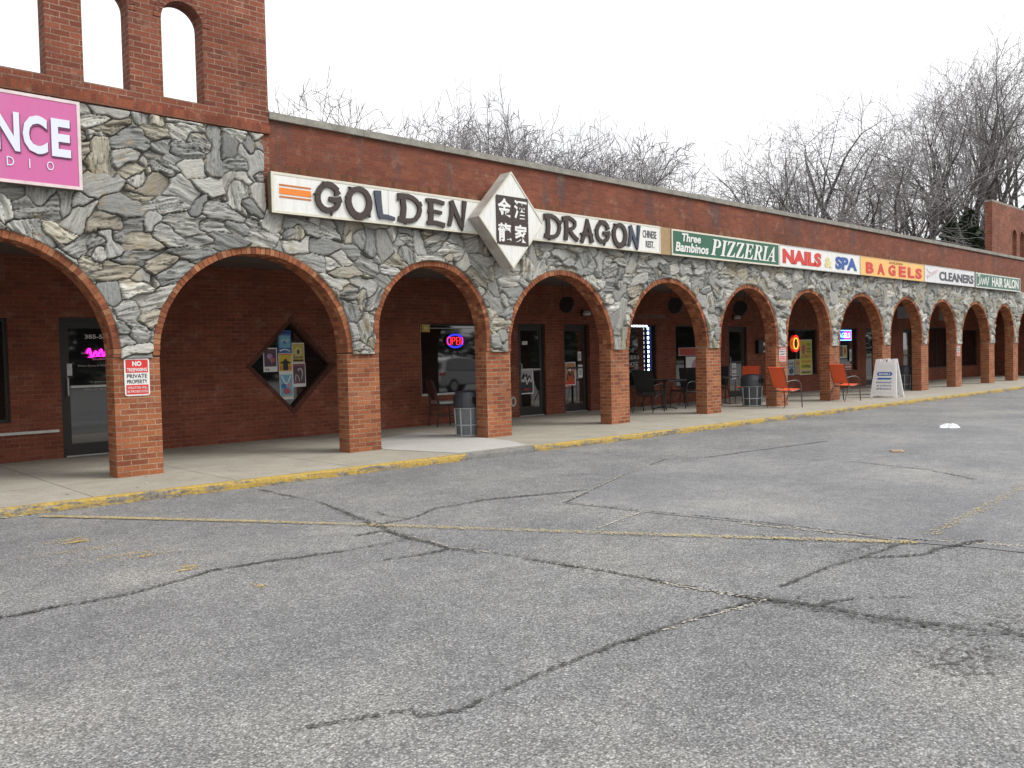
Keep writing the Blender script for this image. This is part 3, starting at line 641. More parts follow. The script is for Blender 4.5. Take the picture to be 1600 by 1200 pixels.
b = MB(); b.box(TW1-.001, 5.555, .0, .2, 3.43, 4.486, M_TOW); b.build('corner_brick', mall, uv=True)
b = MB(); b.box(XA, XB, .3, 16, 4.25, 4.35, plain('roof_felt', (.08, .08, .08), .95)); b.box(XA, XB, 15.8, 16, -.1, 4.7, M_PARA)
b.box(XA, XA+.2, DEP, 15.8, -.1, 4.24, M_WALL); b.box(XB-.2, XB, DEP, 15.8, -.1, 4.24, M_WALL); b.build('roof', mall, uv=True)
b = MB(); b.box(XA+.2, XB-.2, DEP+.001, YW-.001, 3.02, 3.08, M_CEIL); b.build('arcade_ceiling', mall)

# shop wall with openings: (x0, x1, z0, z1)
doors = [(3.66, 4.62), (13.12, 13.99), (14.62, 15.54), (21.63, 22.62), (30.62, 31.45), (33.9, 34.8)]
wins = [(1.2, 2.98, .58, 2.10), (10.39, 12.62, .60, 2.10), (16.30, 18.22, .50, 2.14), (19.05, 21.2, .42, 2.14), (24.4, 26.95, .55, 2.06), (28.0, 29.95, .60, 2.12), (36.3, 38.5, .5, 2.2), (40.1, 42.0, .5, 2.1)]
DX, DZ, DR = 7.50, 1.305, .90
ops = sorted([(a, c, 0, 2.12) for a, c in doors]+wins+[(DX-DR, DX+DR, DZ-DR, DZ+DR)])
M_DFR = brick_mat('brick_diamond_rim', (.13, .045, .03), (.09, .03, .022), (.14, .08, .055), w=.0695, h=.30, offset=0)
w = MB(); x = XA+.2
for x0, x1, z0, z1 in ops:
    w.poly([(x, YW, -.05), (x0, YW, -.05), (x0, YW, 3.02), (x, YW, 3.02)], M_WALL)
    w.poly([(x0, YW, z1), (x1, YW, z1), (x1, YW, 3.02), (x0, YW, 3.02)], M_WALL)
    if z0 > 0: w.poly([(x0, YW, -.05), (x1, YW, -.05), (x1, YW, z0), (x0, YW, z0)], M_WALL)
    if (x0, x1) == (DX-DR, DX+DR):
        for sx in (-1, 1):
            for sz in (-1, 1): 
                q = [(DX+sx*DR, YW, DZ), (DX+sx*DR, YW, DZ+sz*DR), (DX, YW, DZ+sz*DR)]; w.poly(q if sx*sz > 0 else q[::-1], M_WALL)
        D4 = [(DX-DR, DZ), (DX, DZ-DR), (DX+DR, DZ), (DX, DZ+DR)]
        for i in range(4):
            (ax, az), (bx, bz) = D4[i], D4[(i+1) % 4]; k = .865
            f = lambda X, Z, s: (DX+(X-DX)*s, DZ+(Z-DZ)*s)
            a2 = f(ax, az, k); b2 = f(bx, bz, k)
            w.poly([(ax, YW, az), (bx, YW, bz), (b2[0], YW+.02, b2[1]), (a2[0], YW+.02, a2[1])], M_DFR)
            w.poly([(a2[0], YW+.02, a2[1]), (b2[0], YW+.02, b2[1]), (b2[0], YW+.16, b2[1]), (a2[0], YW+.16, a2[1])], M_DFR)
    else:
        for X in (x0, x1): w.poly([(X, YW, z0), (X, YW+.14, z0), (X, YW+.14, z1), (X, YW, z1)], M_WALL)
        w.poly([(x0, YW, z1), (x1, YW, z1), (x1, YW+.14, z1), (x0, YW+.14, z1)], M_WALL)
        w.poly([(x0, YW, z0), (x1, YW, z0), (x1, YW+.14, z0), (x0, YW+.14, z0)], M_KERBC if z0 < .1 else M_SOLD)
    x = x1
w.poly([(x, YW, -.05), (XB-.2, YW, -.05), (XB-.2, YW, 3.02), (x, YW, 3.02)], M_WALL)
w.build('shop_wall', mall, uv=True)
b = MB(); b.prism([(DX-.79, DZ), (DX, DZ-.79), (DX+.79, DZ), (DX, DZ+.79)], YW+.13, YW+.15, M_GLASS); b.build('diamond_window', mall)
for i, (x0, x1, z0, z1) in enumerate(wins):
    f = MB(); y = YW+.06; t = .045
    f.box(x0, x1, y, y+.07, z1-t, z1-.001, M_FRAME); f.box(x0, x1, y, y+.07, z0+.001, z0+t, M_ALU if i == 1 else M_FRAME)
    for X in (x0, x1-t): f.box(X+.001, X+t-.001, y, y+.07, z0+t, z1-t, M_FRAME)
    if x1-x0 > 2.0 and i != 1: f.box((x0+x1)/2-.02, (x0+x1)/2+.02, y, y+.07, z0+t, z1-t, M_FRAME)
    if i == 1:
        f.box(x0+.045, x1-.045, y-.005, y+.02, 1.995, 2.008, M_ALU); f.box(x0+.03, x0+.045, y-.005, y+.02, z0+t, z1-t, M_ALU)
    fo = f.build('window', mall); p = MB(); p.box(x0+t, x1-t, y+.025, y+.035, z0+t, z1-t, M_GLASS); p.build('pane', fo)
for i, (x0, x1) in enumerate(doors):
    f = MB(); y = YW+(.05 if i != 2 else .10); t = .05; st = .085
    f.box(x0, x0+t, y, y+.08, 0, 2.119, M_FRAME); f.box(x1-t, x1, y, y+.08, 0, 2.119, M_FRAME); f.box(x0+t, x1-t, y, y+.08, 2.06, 2.119, M_FRAME); f.box(x0+t, x1-t, y-.02, y+.08, .001, .02, M_ALU)
    fo = f.build('door', mall)
    l = MB(); a, c = x0+t+.004, x1-t-.004
    l.box(a, a+st, y+.015, y+.06, .02, 2.056, M_FRAME); l.box(c-st, c, y+.015, y+.06, .02, 2.056, M_FRAME); l.box(a+st, c-st, y+.015, y+.06, 1.96, 2.056, M_FRAME); l.box(a+st, c-st, y+.015, y+.06, .02, .20, M_FRAME)
    l.build('door_leaf', fo)
    p = MB(); p.box(a+st, c-st, y+.03, y+.04, .20, 1.96, M_GLASS); p.build('pane', fo)
    h = MB(); hx = a+st*.55; h.tube([(hx, y+.01, .92), (hx, y-.05, .94), (hx, y-.05, 1.20), (hx, y+.01, 1.22)], .012, M_ALU); h.box(a+st, c-st, y-.02, y+.005, 1.05, 1.085, M_ALU if i < 2 else M_FRAME)
    h.build('handle', fo)

# ------------------------------------------------------------------ signs
def sign_box(name, x0, x1, z0, z1, face, trim, label, y=-.17, cat='shop sign', tw=.035, group=None):
    o = empty(name, (x0, 0, z0), label=label, cat=cat, group=group)
    L = x1-x0; H = z1-z0
    c = MB(); c.box(0, L, y+.02, -.055, 0, H, M_CABIN); c.box(.02, L-.02, -.055, .01, .03, H-.03, M_CABIN); c.build('cabinet', o)
    if trim:
        t = MB(); t.box(0, L, y, y+.019, H-tw, H, trim); t.box(0, L, y, y+.019, 0, tw, trim); t.box(0, tw, y, y+.019, tw, H-tw, trim); t.box(L-tw, L, y, y+.019, tw, H-tw, trim); t.build('trim', o)
    else: tw = 0
    f = MB(); f.box(tw, L-tw, y+.006, y+.0195, tw, H-tw, face); f.build('face', o)
    return o
YF = -.17
# pink studio sign
M_PINK = weathered('sign_pink', (.60, .13, .34), (.50, .22, .36)); M_PALEL = plain('pale_blue_white', (.72, .76, .86), .4, var=.02); M_PURP = plain('letter_shadow_purple', (.16, .03, .10), .5)
o = sign_box('shop_sign', -.9, 3.105, 3.42, 4.435, M_PINK, plain('pink_white_trim', (.72, .60, .60), .5), 'large pink sign with fat pale letters on the stone tower at the left edge')
t = MB()
for ch, a, c in [('D', 1.62, 1.88), ('A', 1.91, 2.18), ('N', 2.22, 2.47), ('C', 2.50, 2.75), ('E', 2.79, 2.99)]:
    put_text(t, ch, a+.91, c+.91, .335, .765, YF-.006, M_PURP, bold=.045)
    put_text(t, ch, a+.90, c+.90, .35, .78, YF-.012, M_PALEL, bold=.035)
t.build('lettering', o)
t = MB()
for ch, cxx in [('S', 2.64), ('T', 2.86), ('U', 3.06), ('D', 3.27), ('I', 3.46), ('O', 3.67)]: put_text(t, ch, cxx-(.036 if ch != 'I' else .006), cxx+(.036 if ch != 'I' else .006), .185, .285, YF-.004, M_PALEL, bold=-.004)
t.build('small_lettering', o)

# brush lettering
GL = {
 'G': [([(.86, .80), (.62, .97), (.32, .93), (.10, .62), (.14, .28), (.42, .10), (.78, .22), (.90, .46)], .19, .17, 0), ([(.52, .50), (.78, .47), (1.0, .53)], .14, .2, 0), ([(.62, .16), (.60, -.07)], .12, .02, 0), ([(-.06, .60), (.14, .66)], .02, .13, 0), ([(.30, 1.06), (.36, .90)], .02, .14, 0), ([(.86, .66), (.80, .82)], .22, .14, 0)],
 'O': [([(.5, .97), (.16, .82), (.04, .48), (.22, .12), (.55, .02), (.86, .2), (.97, .55), (.82, .86)], .17, .24, 1), ([(.5, .06), (.34, -.10)], .14, .02, 0), ([(.30, .90), (.06, 1.0)], .16, .01, 0), ([(.04, .6), (-.08, .66)], .13, .01, 0), ([(.9, .16), (.98, .02)], .16, .01, 0)],
 'L': [([(.18, 1.0), (.22, .55), (.30, .10)], .28, .2, 0), ([(.22, .10), (.6, .12), (1.0, .06)], .16, .12, 0)],
 'D': [([(.20, 1.0), (.26, .5), (.18, .02)], .2, .2, 0), ([(.02, .93), (.45, .95), (.82, .80), (.95, .48), (.75, .14), (.35, .05), (.02, .10)], .15, .16, 0), ([(.0, .74), (.14, .93)], .01, .15, 0), ([(.30, .02), (.34, -.09)], .14, .01, 0), ([(.9, .75), (1.0, .62)], .2, .12, 0)],
 'E': [([(.24, .97), (.28, .5), (.22, .04)], .2, .22, 0), ([(.02, .90), (.5, .92), (1.0, .86)], .14, .14, 0), ([(.1, .50), (.5, .52), (.85, .49)], .12, .12, 0), ([(.04, .06), (.5, .10), (1.0, .03)], .14, .18, 0)],
 'N': [([(.26, 1.0), (.22, .5), (.06, .04)], .18, .15, 0), ([(.20, 1.0), (.5, .5), (.82, .02)], .2, .2, 0), ([(.98, 1.05), (.90, .5), (.80, -.10)], .2, .05, 0)],
 'R': [([(.24, 1.0), (.28, .5), (.20, .0)], .2, .2, 0), ([(.02, .92), (.45, .97), (.85, .80), (.72, .55), (.30, .45)], .15, .14, 0), ([(.42, .48), (.70, .22), (1.02, .04)], .16, .17, 0), ([(0, .76), (.12, .9)], .03, .14, 0)],
 'A': [([(.55, 1.02), (.38, .5), (.10, -.02)], .14, .2, 0), ([(.52, 1.0), (.70, .5), (.86, .0)], .14, .24, 0), ([(.18, .36), (.92, .34)], .13, .12, 0), ([(.02, .38), (.2, .30)], .02, .12, 0)],
}
def brush(mb, ch, x0, x1, z0, z1, mat, y=YF):
    W, Hh = x1-x0, z1-z0
    for i, (pts, w0, w1, cl) in enumerate(GL[ch]):
        k = (W+Hh)/2*1.08
        mb.ribbon([(x0+px*W, z0+pz*Hh) for px, pz in pts], w0*k, w1*k, y-.030-.0015*i, y+.008, mat, closed=bool(cl), smooth=2)
o = sign_box('shop_sign', 5.485, 14.06, 3.40, 3.955, M_WHITE, M_CREAM, 'very long white sign with dark brushstroke letters and orange stripes at left')
O0 = (5.485, 3.40)
sm_ = MB()
for xx in (1.9, 5.35, 7.0): sm_ = MB(); sm_.box(xx, xx+.006, YF+.0035, YF+.0062, .036, .519, plain('seam_grey', (.42, .42, .39), .5)); sm_.build('panel_seam', o)
s = MB(); M_OR = plain('stripe_orange', (.80, .22, .02), .4, var=.03); M_ORD = plain('stripe_rust', (.50, .17, .05), .4)
for z0, z1, m in [(.375, .40, M_ORD), (.265, .35, M_OR), (.215, .24, M_ORD)]: s.box(.115, .60, YF, YF+.0055, z0, z1, m)
s.build('stripes', o)
lt = MB()
for ch, a, c in [('G', 6.14, 6.56), ('O', 6.66, 7.05), ('L', 7.12, 7.48), ('D', 7.54, 7.98), ('E', 8.08, 8.44), ('N', 8.51, 8.87)]: brush(lt, ch, a-O0[0], c-O0[0], .065, .485, M_SLATE if ch == 'L' else M_BROWN)
lt.build('lettering', o); lt = MB()
for i, (ch, a, c) in enumerate([('D', 10.68, 11.1), ('R', 11.15, 11.55), ('A', 11.62, 12.0), ('G', 12.05, 12.46), ('O', 12.56, 12.94), ('N', 13.0, 13.35)]): brush(lt, ch, a-O0[0], c-O0[0], .065, .485, M_SLATE if i == 5 else M_BROWN)
lt.build('lettering', o)
t = MB(); M_GREY = plain('letters_grey', (.10, .10, .11), .6); put_text(t, 'CHINESE', 13.49-O0[0], 13.93-O0[0], .29, .44, YF-.001, M_GREY, bold=.01); put_text(t, 'REST.', 13.58-O0[0], 13.85-O0[0], .10, .235, YF-.001, M_GREY, bold=.01); t.build('small_lettering', o)
# diamond sign
o = empty('diamond_sign', (9.67, -.45, 3.64), label='white diamond sign standing proud with four white Chinese characters on black', cat='sign')
HX, HZ = .735, .805
c = MB(); M_DCAB = plain('diamond_cabinet', (.40, .37, .33), .6, scale=6, var=.25); c.prism([(-HX, 0), (0, -HZ), (HX, 0), (0, HZ)], .012, .27, M_DCAB); c.build('cabinet', o)
c = MB(); c.prism([(-HX+.03, 0), (0, -HZ+.033), (HX-.03, 0), (0, HZ-.033)], .004, .0115, M_WHITE); c.build('face', o)
c = MB(); D4 = [(-HX, 0), (0, -HZ), (HX, 0), (0, HZ)]
for i in range(4):
    (ax, az), (bx, bz) = D4[i], D4[(i+1) % 4]; k = .955; c.prism([(ax, az), (bx, bz), (bx*k, bz*k), (ax*k, az*k)], -.006, .0115, M_CREAM)
c.build('trim', o)
c = MB()
for i in (0, 1):
    for j in (0, 1): c.box(-.362+i*.365, -.362+i*.365+.359, -.006, .0035, -.415+j*.405, -.415+j*.405+.399, M_BROWN)
c.build('black_panel', o)
t = MB(); M_CH = plain('character_white', (.80, .80, .78), .4, var=.02)
for ch, i, j in [('金', 0, 1), ('酒', 1, 1), ('龍', 0, 0), ('家', 1, 0)]:
    a, z = -.362+i*.365, -.415+j*.405; put_text(t, ch, a+.035, a+.325, z+.045, z+.355, -.010, M_CH, bold=.028, thick=.003)
t.build('lettering', o)
# tan filler
o = sign_box('blank_sign_panel', 14.065, 14.44, 3.40, 3.955, plain('tan_panel', (.36, .24, .12), .6), None, 'blank tan panel between the long white sign and the green sign', cat='panel', y=-.15)
# green pizzeria
M_GREEN = weathered('sign_green', (.018, .115, .062), (.05, .13, .09)); M_LW = plain('letters_white', (.74, .75, .70), .45, var=.03)
o = sign_box('shop_sign', 14.445, 18.74, 3.40, 3.945, M_GREEN, M_CREAM, 'green sign with white italic serif letters for pizza')
t = MB(); X0 = 14.445
put_text(t, 'Three', 14.78-X0, 15.48-X0, .31, .485, YF-.004, M_LW, bold=.03, shear=.2); put_text(t, 'Bambinos', 14.58-X0, 15.76-X0, .09, .29, YF-.004, M_LW, bold=.03, shear=.2); t.build('small_lettering', o)
t = MB(); put_text(t, '𝑷𝑰𝒁𝒁𝑬𝑹𝑰𝑨', 15.84-X0, 18.55-X0, .095, .455, YF-.004, M_LW, bold=.004); t.build('lettering', o)
# nails & spa
o = sign_box('shop_sign', 18.745, 23.05, 3.405, 3.94, M_WHITE, plain('grey_trim', (.45, .45, .44), .5), 'white sign with red and blue block letters for nails', tw=.02)
X0 = 18.745; t = MB(); M_BLUE = plain('letters_blue', (.02, .09, .33), .45); M_AMP = plain('ampersand_yellow', (.72, .62, .30), .5)
put_text(t, 'NAILS', 18.90-X0, 20.83-X0, .09, .445, YF-.004, M_RED, bold=.055); put_text(t, '&', 21.02-X0, 21.41-X0, .10, .37, YF-.004, M_AMP, bold=.04); put_text(t, 'SPA', 21.6-X0, 22.85-X0, .09, .43, YF-.004, M_BLUE, bold=.05)
t.build('lettering', o)
# bagels
o = sign_box('shop_sign', 23.06, 27.46, 3.41, 3.94, plain('sign_ochre', (.84, .50, .15), .45, var=.08), plain('ochre_trim', (.55, .38, .16), .5), 'yellow orange sign with wide spaced red letters for bagels', tw=.02)
X0 = 23.06; t = MB(); xs = [23.40, 24.12, 24.86, 25.58, 26.22, 26.78]
for ch, a in zip('BAGELS', xs): put_text(t, ch, a-X0, a-X0+.48, .07, .385, YF-.004, M_RED, bold=.045)
t.build('lettering', o)
t = MB(); put_text(t, 'GOLDEN', 24.9-X0, 25.85-X0, .42, .48, YF-.004, M_ORD, bold=.01); t.build('small_lettering', o)
# cleaners
o = sign_box('shop_sign', 27.47, 31.78, 3.41, 3.945, plain('sign_greywhite', (.68, .68, .69), .4), plain('grey_trim', (.45, .45, .44), .5), 'pale grey sign with a faint pink swoosh and dark letters for cleaners', tw=.02)
X0 = 27.47; t = MB(); put_text(t, 'CLEANERS', 28.65-X0, 31.68-X0, .10, .39, YF-.004, plain('letters_charcoal', (.07, .07, .085), .5), bold=.03); t.build('lettering', o)
t = MB(); M_SW = plain('swoosh_pink', (.62, .48, .48), .5)
t.ribbon([(.18, .40), (.45, .30), (.75, .36), (1.05, .42)], .02, .05, YF-.003, YF+.008, M_SW); t.ribbon([(.2, .16), (.5, .24), (.8, .32), (1.0, .38)], .10, .02, YF-.005, YF+.008, M_SW); t.build('swoosh', o)
# hair salon
o = sign_box('shop_sign', 31.9, 36.65, 3.41, 3.93, plain('sign_teal', (.05, .14, .10), .45), plain('pale_trim', (.6, .62, .56), .5), 'dark green sign with pale letters for hair, furthest right on the facade', tw=.04)
X0 = 31.9; t = MB(); put_text(t, 'HAIR', 33.5-X0, 34.66-X0, .10, .44, YF-.004, M_LW, bold=.03); t.build('lettering', o); t = MB(); put_text(t, 'SALON', 34.78-X0, 36.42-X0, .10, .44, YF-.004, M_LW, bold=.03); t.build('lettering', o)
t = MB(); t.ribbon([(.2, .40), (.38, .45), (.30, .12), (.15, .10)], .04, .04, YF-.004, YF+.01, M_LW); t.ribbon([(.40, .12), (.55, .33), (.62, .12), (.78, .33), (.85, .14), (1.0, .38), (1.1, .12), (1.28, .42)], .04, .05, YF-.006, YF+.01, M_LW); t.build('script', o)

# no trespassing plates
def plate(x, z, y, label, w=.30, h=.46):
    o = empty('warning_sign', (x, y, z), label=label, cat='sign', group='red and white warning plates on the brick pillars')
    def rrect(mb, w, h, r, y0, y1, m, cx=0, cz=0):
        pts = []
        for qx, qz, a0 in ((w/2-r, -h/2+r, -PI/2), (w/2-r, h/2-r, 0), (-w/2+r, h/2-r, PI/2), (-w/2+r, -h/2+r, PI)):
            for k in range(4): a = a0+PI/2*k/3; pts.append((cx+qx+r*math.cos(a), cz+qz+r*math.sin(a)))
        mb.prism(pts, y0, y1, m)
    c = MB(); rrect(c, w, h, .03, -.004, 0, M_PAPER); c.build('plate', o)
    for q in ((.055, h/2-.018), (-h/2+.018, -.095)): c = MB(); c.box(-w/2+.018, w/2-.018, -.0065, -.0042, q[0], q[1], M_RED); c.build('red_field', o)
    t = MB(); d = -.0095
    put_text(t, 'NO', -.055, .055, .135, .195, d, M_PAPER, bold=.05, thick=.002); put_text(t, 'TRESPASSING', -.12, .12, .07, .112, d, M_PAPER, bold=.02, thick=.002)
    put_text(t, 'PRIVATE', -.12, .12, -.012, .038, d, M_BLACK, bold=.0, thick=.002); put_text(t, 'PROPERTY', -.12, .12, -.078, -.03, d, M_BLACK, bold=.0, thick=.002)
    put_text(t, 'VIOLATORS WILL', -.12, .12, -.145, -.115, d, M_PAPER, bold=.0, thick=.002); put_text(t, 'BE PROSECUTED', -.12, .12, -.192, -.162, d, M_PAPER, bold=.0, thick=.002)
    t.build('lettering', o)
plate(3.42+.27, 1.225, -.006, 'red and white no trespassing plate on the nearest brick pillar', )
plate(18.812+.30, 1.33, -.006, 'small red and white plate on the pillar beside the orange chair near the trash can')
plate(30.45+.25, 1.28, -.006, 'small red plate on the far brick pillar right of the folding pavement sign')

# ------------------------------------------------------------------ posters, neon, wall things
def poster(name, x, z, w, h, y, label, art, cat='poster', tilt=0, group=None):
    o = empty(name, (x, y, z), label=label, cat=cat, group=group); o.rotation_euler = (0, tilt, 0)
    c = MB(); c.box(-w/2, w/2, -.003, 0, -h/2, h/2, M_PAPER); c.build('sheet', o); a = MB()
    for k, (kind, m, *q) in enumerate(art):
        yy = -.004-.0012*(k+1)
        if kind == 'r': a.box(q[0]*w, q[1]*w, yy, -.0032, q[2]*h, q[3]*h, m)
        elif kind == 'e': a.prism([(q[0]*w+q[2]*w*math.cos(2*PI*i/14), q[1]*h+q[3]*h*math.sin(2*PI*i/14)) for i in range(14)], yy, -.0032, m)
        elif kind == 't': put_text(a, q[0], q[1]*w, q[2]*w, q[3]*h, q[4]*h, yy, m, bold=.02, thick=.001)
        elif kind == 's': a.ribbon([(px*w, pz*h) for px, pz in q[0]], q[1]*w, q[2]*w, yy, -.0032, m)
    a.build('artwork', o); return o
c_ = lambda n, r, g_, b_: plain(n, (r, g_, b_), .55, var=.2, scale=40)
P1, P2, P3, P4, P5, P6, P7 = c_('ink_plum', .10, .05, .08), c_('ink_blue', .05, .14, .38), c_('ink_sky', .18, .42, .55), c_('ink_gold', .50, .40, .10), c_('ink_black', .02, .02, .025), c_('ink_rose', .45, .10, .12), c_('ink_orange', .60, .20, .05)
GP = 'posters taped in the diamond window'; yp = YW+.125
poster('poster', 7.13, 1.415, .27, .43, yp, 'plum coloured poster, leftmost in the diamond window', [('r', P1, -.43, .43, -.28, .45), ('e', c_('ink_mauve', .32, .22, .32), -.05, .15, .2, .12), ('e', P6, .15, .0, .18, .10), ('s', c_('ink_grey', .35, .34, .36), [(-.2, .2), (0, .05), (.1, -.15)], .06, .02), ('t', P5, '12', -.35, -.1, -.44, -.36)], group=GP)
poster('poster', 7.42, 1.735, .255, .42, yp, 'blue poster at the top of the diamond window', [('r', P2, -.5, .5, -.48, .5), ('r', P3, -.42, .42, -.25, .28), ('e', P2, 0, .0, .12, .08), ('s', M_PAPER, [(-.3, .0), (-.1, .1), (.1, .02), (.3, .12)], .05, .05), ('s', M_PAPER, [(-.4, -.38), (0, -.32), (.4, -.4)], .1, .08), ('r', c_('ink_navy', .02, .05, .2), -.42, .42, .36, .46)], group=GP)
poster('poster', 7.42, 1.34, .27, .37, yp-.008, 'yellow poster with a dark figure in the middle of the diamond window', [('r', c_('ink_yellow', .62, .45, .04), -.46, .46, -.36, .42), ('r', P7, -.46, .46, .42, .49), ('e', P5, 0, .16, .12, .08), ('s', P5, [(-.35, .02), (0, .12), (.35, .02)], .12, .12), ('r', P5, -.18, .18, -.32, .08), ('e', P7, -.32, -.2, .12, .1), ('e', P7, .32, -.2, .12, .1)], group=GP)
poster('poster', 7.43, .925, .265, .47, yp, 'light blue poster at the bottom of the diamond window', [('r', P3, -.45, .45, -.36, .46), ('s', M_PAPER, [(-.35, .42), (0, .1), (.35, .42)], .08, .08), ('e', P2, -.2, .02, .2, .1), ('e', P6, .02, -.18, .28, .12), ('e', c_('ink_pink', .6, .25, .3), .2, .05, .12, .08), ('r', P4, -.45, .45, -.40, -.37)], group=GP)
poster('poster', 7.685, 1.53, .25, .375, yp, 'gold poster at the upper right of the diamond window', [('r', P4, -.46, .46, -.46, .46), ('e', c_('ink_palegold', .60, .52, .22), 0, .06, .3, .25), ('e', P5, 0, .06, .1, .12), ('r', P5, -.4, .4, -.4, -.32), ('t', P5, 'LIVE', -.35, .35, -.26, -.16)], group=GP)
poster('poster', 7.69, 1.13, .265, .44, yp-.004, 'dark poster with pale curved shapes at the lower right of the diamond window', [('r', P1, -.45, .45, -.36, .46), ('s', c_('ink_bone', .42, .42, .36), [(-.1, .2), (.15, .25), (.25, .05), (.15, -.2)], .16, .05), ('s', c_('ink_bone', .42, .42, .36), [(-.3, -.25), (-.25, .0), (-.05, -.1), (-.0, -.3)], .08, .05), ('r', P6, -.45, .45, .38, .42), ('e', P6, -.3, -.28, .1, .06)], tilt=-.01, group=GP)
ydoor = YW+.03
poster('poster', 13.43, .80, .42, .58, ydoor+.04, 'cola poster with white script on black on the left restaurant door', [('r', P5, -.44, .44, -.46, .46), ('r', c_('ink_grey', .35, .34, .36), -.44, .44, -.02, .46), ('s', P5, [(-.35, .1), (-.2, .3), (-.25, .05), (0, .28), (-.02, .02), (.2, .22), (.3, .05)], .12, .08), ('s', M_PAPER, [(-.3, -.02), (-.1, .18), (0, -.12), (.2, .1), (.35, -.05)], .05, .03), ('t', M_RED, 'NEW', -.2, .2, -.36, -.28)])
poster('poster', 14.93, .93, .40, .56, ydoor+.09, 'orange food poster on the recessed dark door', [('r', c_('ink_clay', .50, .22, .10), -.44, .44, -.46, .46), ('e', c_('ink_soup', .45, .08, .03), .05, -.2, .35, .22), ('e', M_PAPER, -.02, .18, .12, .08), ('s', P5, [(-.3, -.3), (-.1, .1), (.0, -.1), (.2, .1), (.35, -.2)], .10, .08), ('r', M_RED, -.44, .44, -.46, -.36)])
poster('flyer', 10.53, 2.0, .28, .16, YW+.05, 'yellow flyer at the upper left of the window behind the padded chair', [('r', c_('ink_mustard', .50, .34, .08), -.5, .5, -.5, .5), ('e', c_('ink_palegold', .60, .52, .22), .15, 0, .2, .3), ('r', P5, -.3, -.24, -.5, .5)], cat='flyer')
yw = YW+.055
poster('poster', 26.3, 1.13, .80, 1.17, yw, 'tall yellow deli poster with a red plate picture, right in its window', [('r', c_('ink_lemon', .58, .52, .06), -.48, .48, -.48, .48), ('e', P6, -.2, .23, .16, .14), ('t', P5, 'DELI', .02, .42, .33, .40), ('t', P5, 'EGGS', .05, .42, .22, .28), ('t', P5, 'SUBS', .05, .42, .13, .19), ('t', P6, 'LUNCH', -.38, .42, -.02, .08), ('t', P7, 'SOUPS', -.38, .42, -.16, -.08), ('t', P5, 'COFFEE', -.38, .38, -.30, -.22), ('r', c_('ink_lilac', .5, .38, .5), -.5, .5, -.39, -.36), ('t', P5, 'FRESH', -.35, .38, -.46, -.40)])
poster('poster', 25.28, .82, .50, .50, yw, 'blue and white poster low in the window with the red neon oval', [('r', c_('ink_pale', .40, .48, .52), -.48, .48, -.48, .48), ('t', P5, 'BOAR', -.42, .42, .15, .32), ('e', c_('ink_deep', .03, .08, .14), .1, -.25, .3, .2), ('r', P2, -.48, .48, -.02, .05)])
poster('poster', 25.72, .83, .34, .50, yw-.006, 'ochre poster low in the window left of the tall yellow one', [('r', P4, -.48, .48, 0, .48), ('r', c_('ink_sand', .42, .30, .18), -.48, .48, -.48, 0), ('t', P6, 'HAM', -.35, .35, .1, .35)])
poster('notice', 24.75, 1.72, .42, .50, yw, 'brown menu notice with pale border at the left of the deli window', [('r', c_('ink_wood', .16, .11, .08), -.38, .38, -.42, .42)], cat='notice')
poster('poster', 20.35, .95, 1.55, .62, yw, 'pale poster with pink and green shapes low in the patio window', [('e', c_('ink_pinkp', .45, .26, .34), -.15, 0, .18, .42), ('e', c_('ink_greenp', .12, .30, .22), .25, .05, .14, .4), ('e', c_('ink_bluep', .25, .35, .42), .3, -.3, .2, .18)])
poster('banner', 20.2, 1.40, 1.9, .22, yw, 'red banner strip across the patio window', [('r', c_('ink_redb', .42, .05, .04), -.49, .49, -.46, .46)], cat='banner')
poster('poster', 28.85, 1.28, .78, .44, yw, 'framed food poster under the blue neon in the bagel shop window', [('r', c_('ink_wood', .16, .11, .08), -.47, .1, -.4, .44), ('r', P4, .12, .47, -.4, .44), ('e', c_('ink_soup', .45, .08, .03), .3, .05, .1, .25)])
poster('notice', 29.5, 1.15, .16, .42, yw-.006, 'narrow white notice at the right of the bagel shop window', [('r', c_('ink_greyl', .45, .45, .45), -.4, .4, -.3, .3)], cat='notice')
poster('notice', 29.2, .74, .5, .20, YW-.004, 'striped orange and white notice on the brick under the bagel window', [('r', c_('ink_soup', .45, .08, .03), -.48, .48, .1, .42), ('r', c_('ink_soup', .45, .08, .03), -.48, .48, -.42, -.1)], cat='notice')
def neon(name, label, x, z, fn, y=YW+.04, cat='neon sign'):
    o = empty(name, (x, y, z), label=label, cat=cat); fn(o); return o
E_RED = plain('neon_red', (1, .02, .03), .4, emit=1.6, var=0); E_BLUE = plain('neon_blue', (.03, .03, .9), .4, emit=1.1, var=0); E_PINK = plain('neon_pink', (1, .03, .65), .4, emit=1.2, var=0)
E_WHITE = plain('led_white', (.75, .9, 1), .4, emit=5, var=0); E_YEL = plain('neon_yellow', (.9, .75, .05), .4, emit=.9, var=0); E_CYAN = plain('neon_cyan', (.25, .6, 1), .4, emit=2.0, var=0)
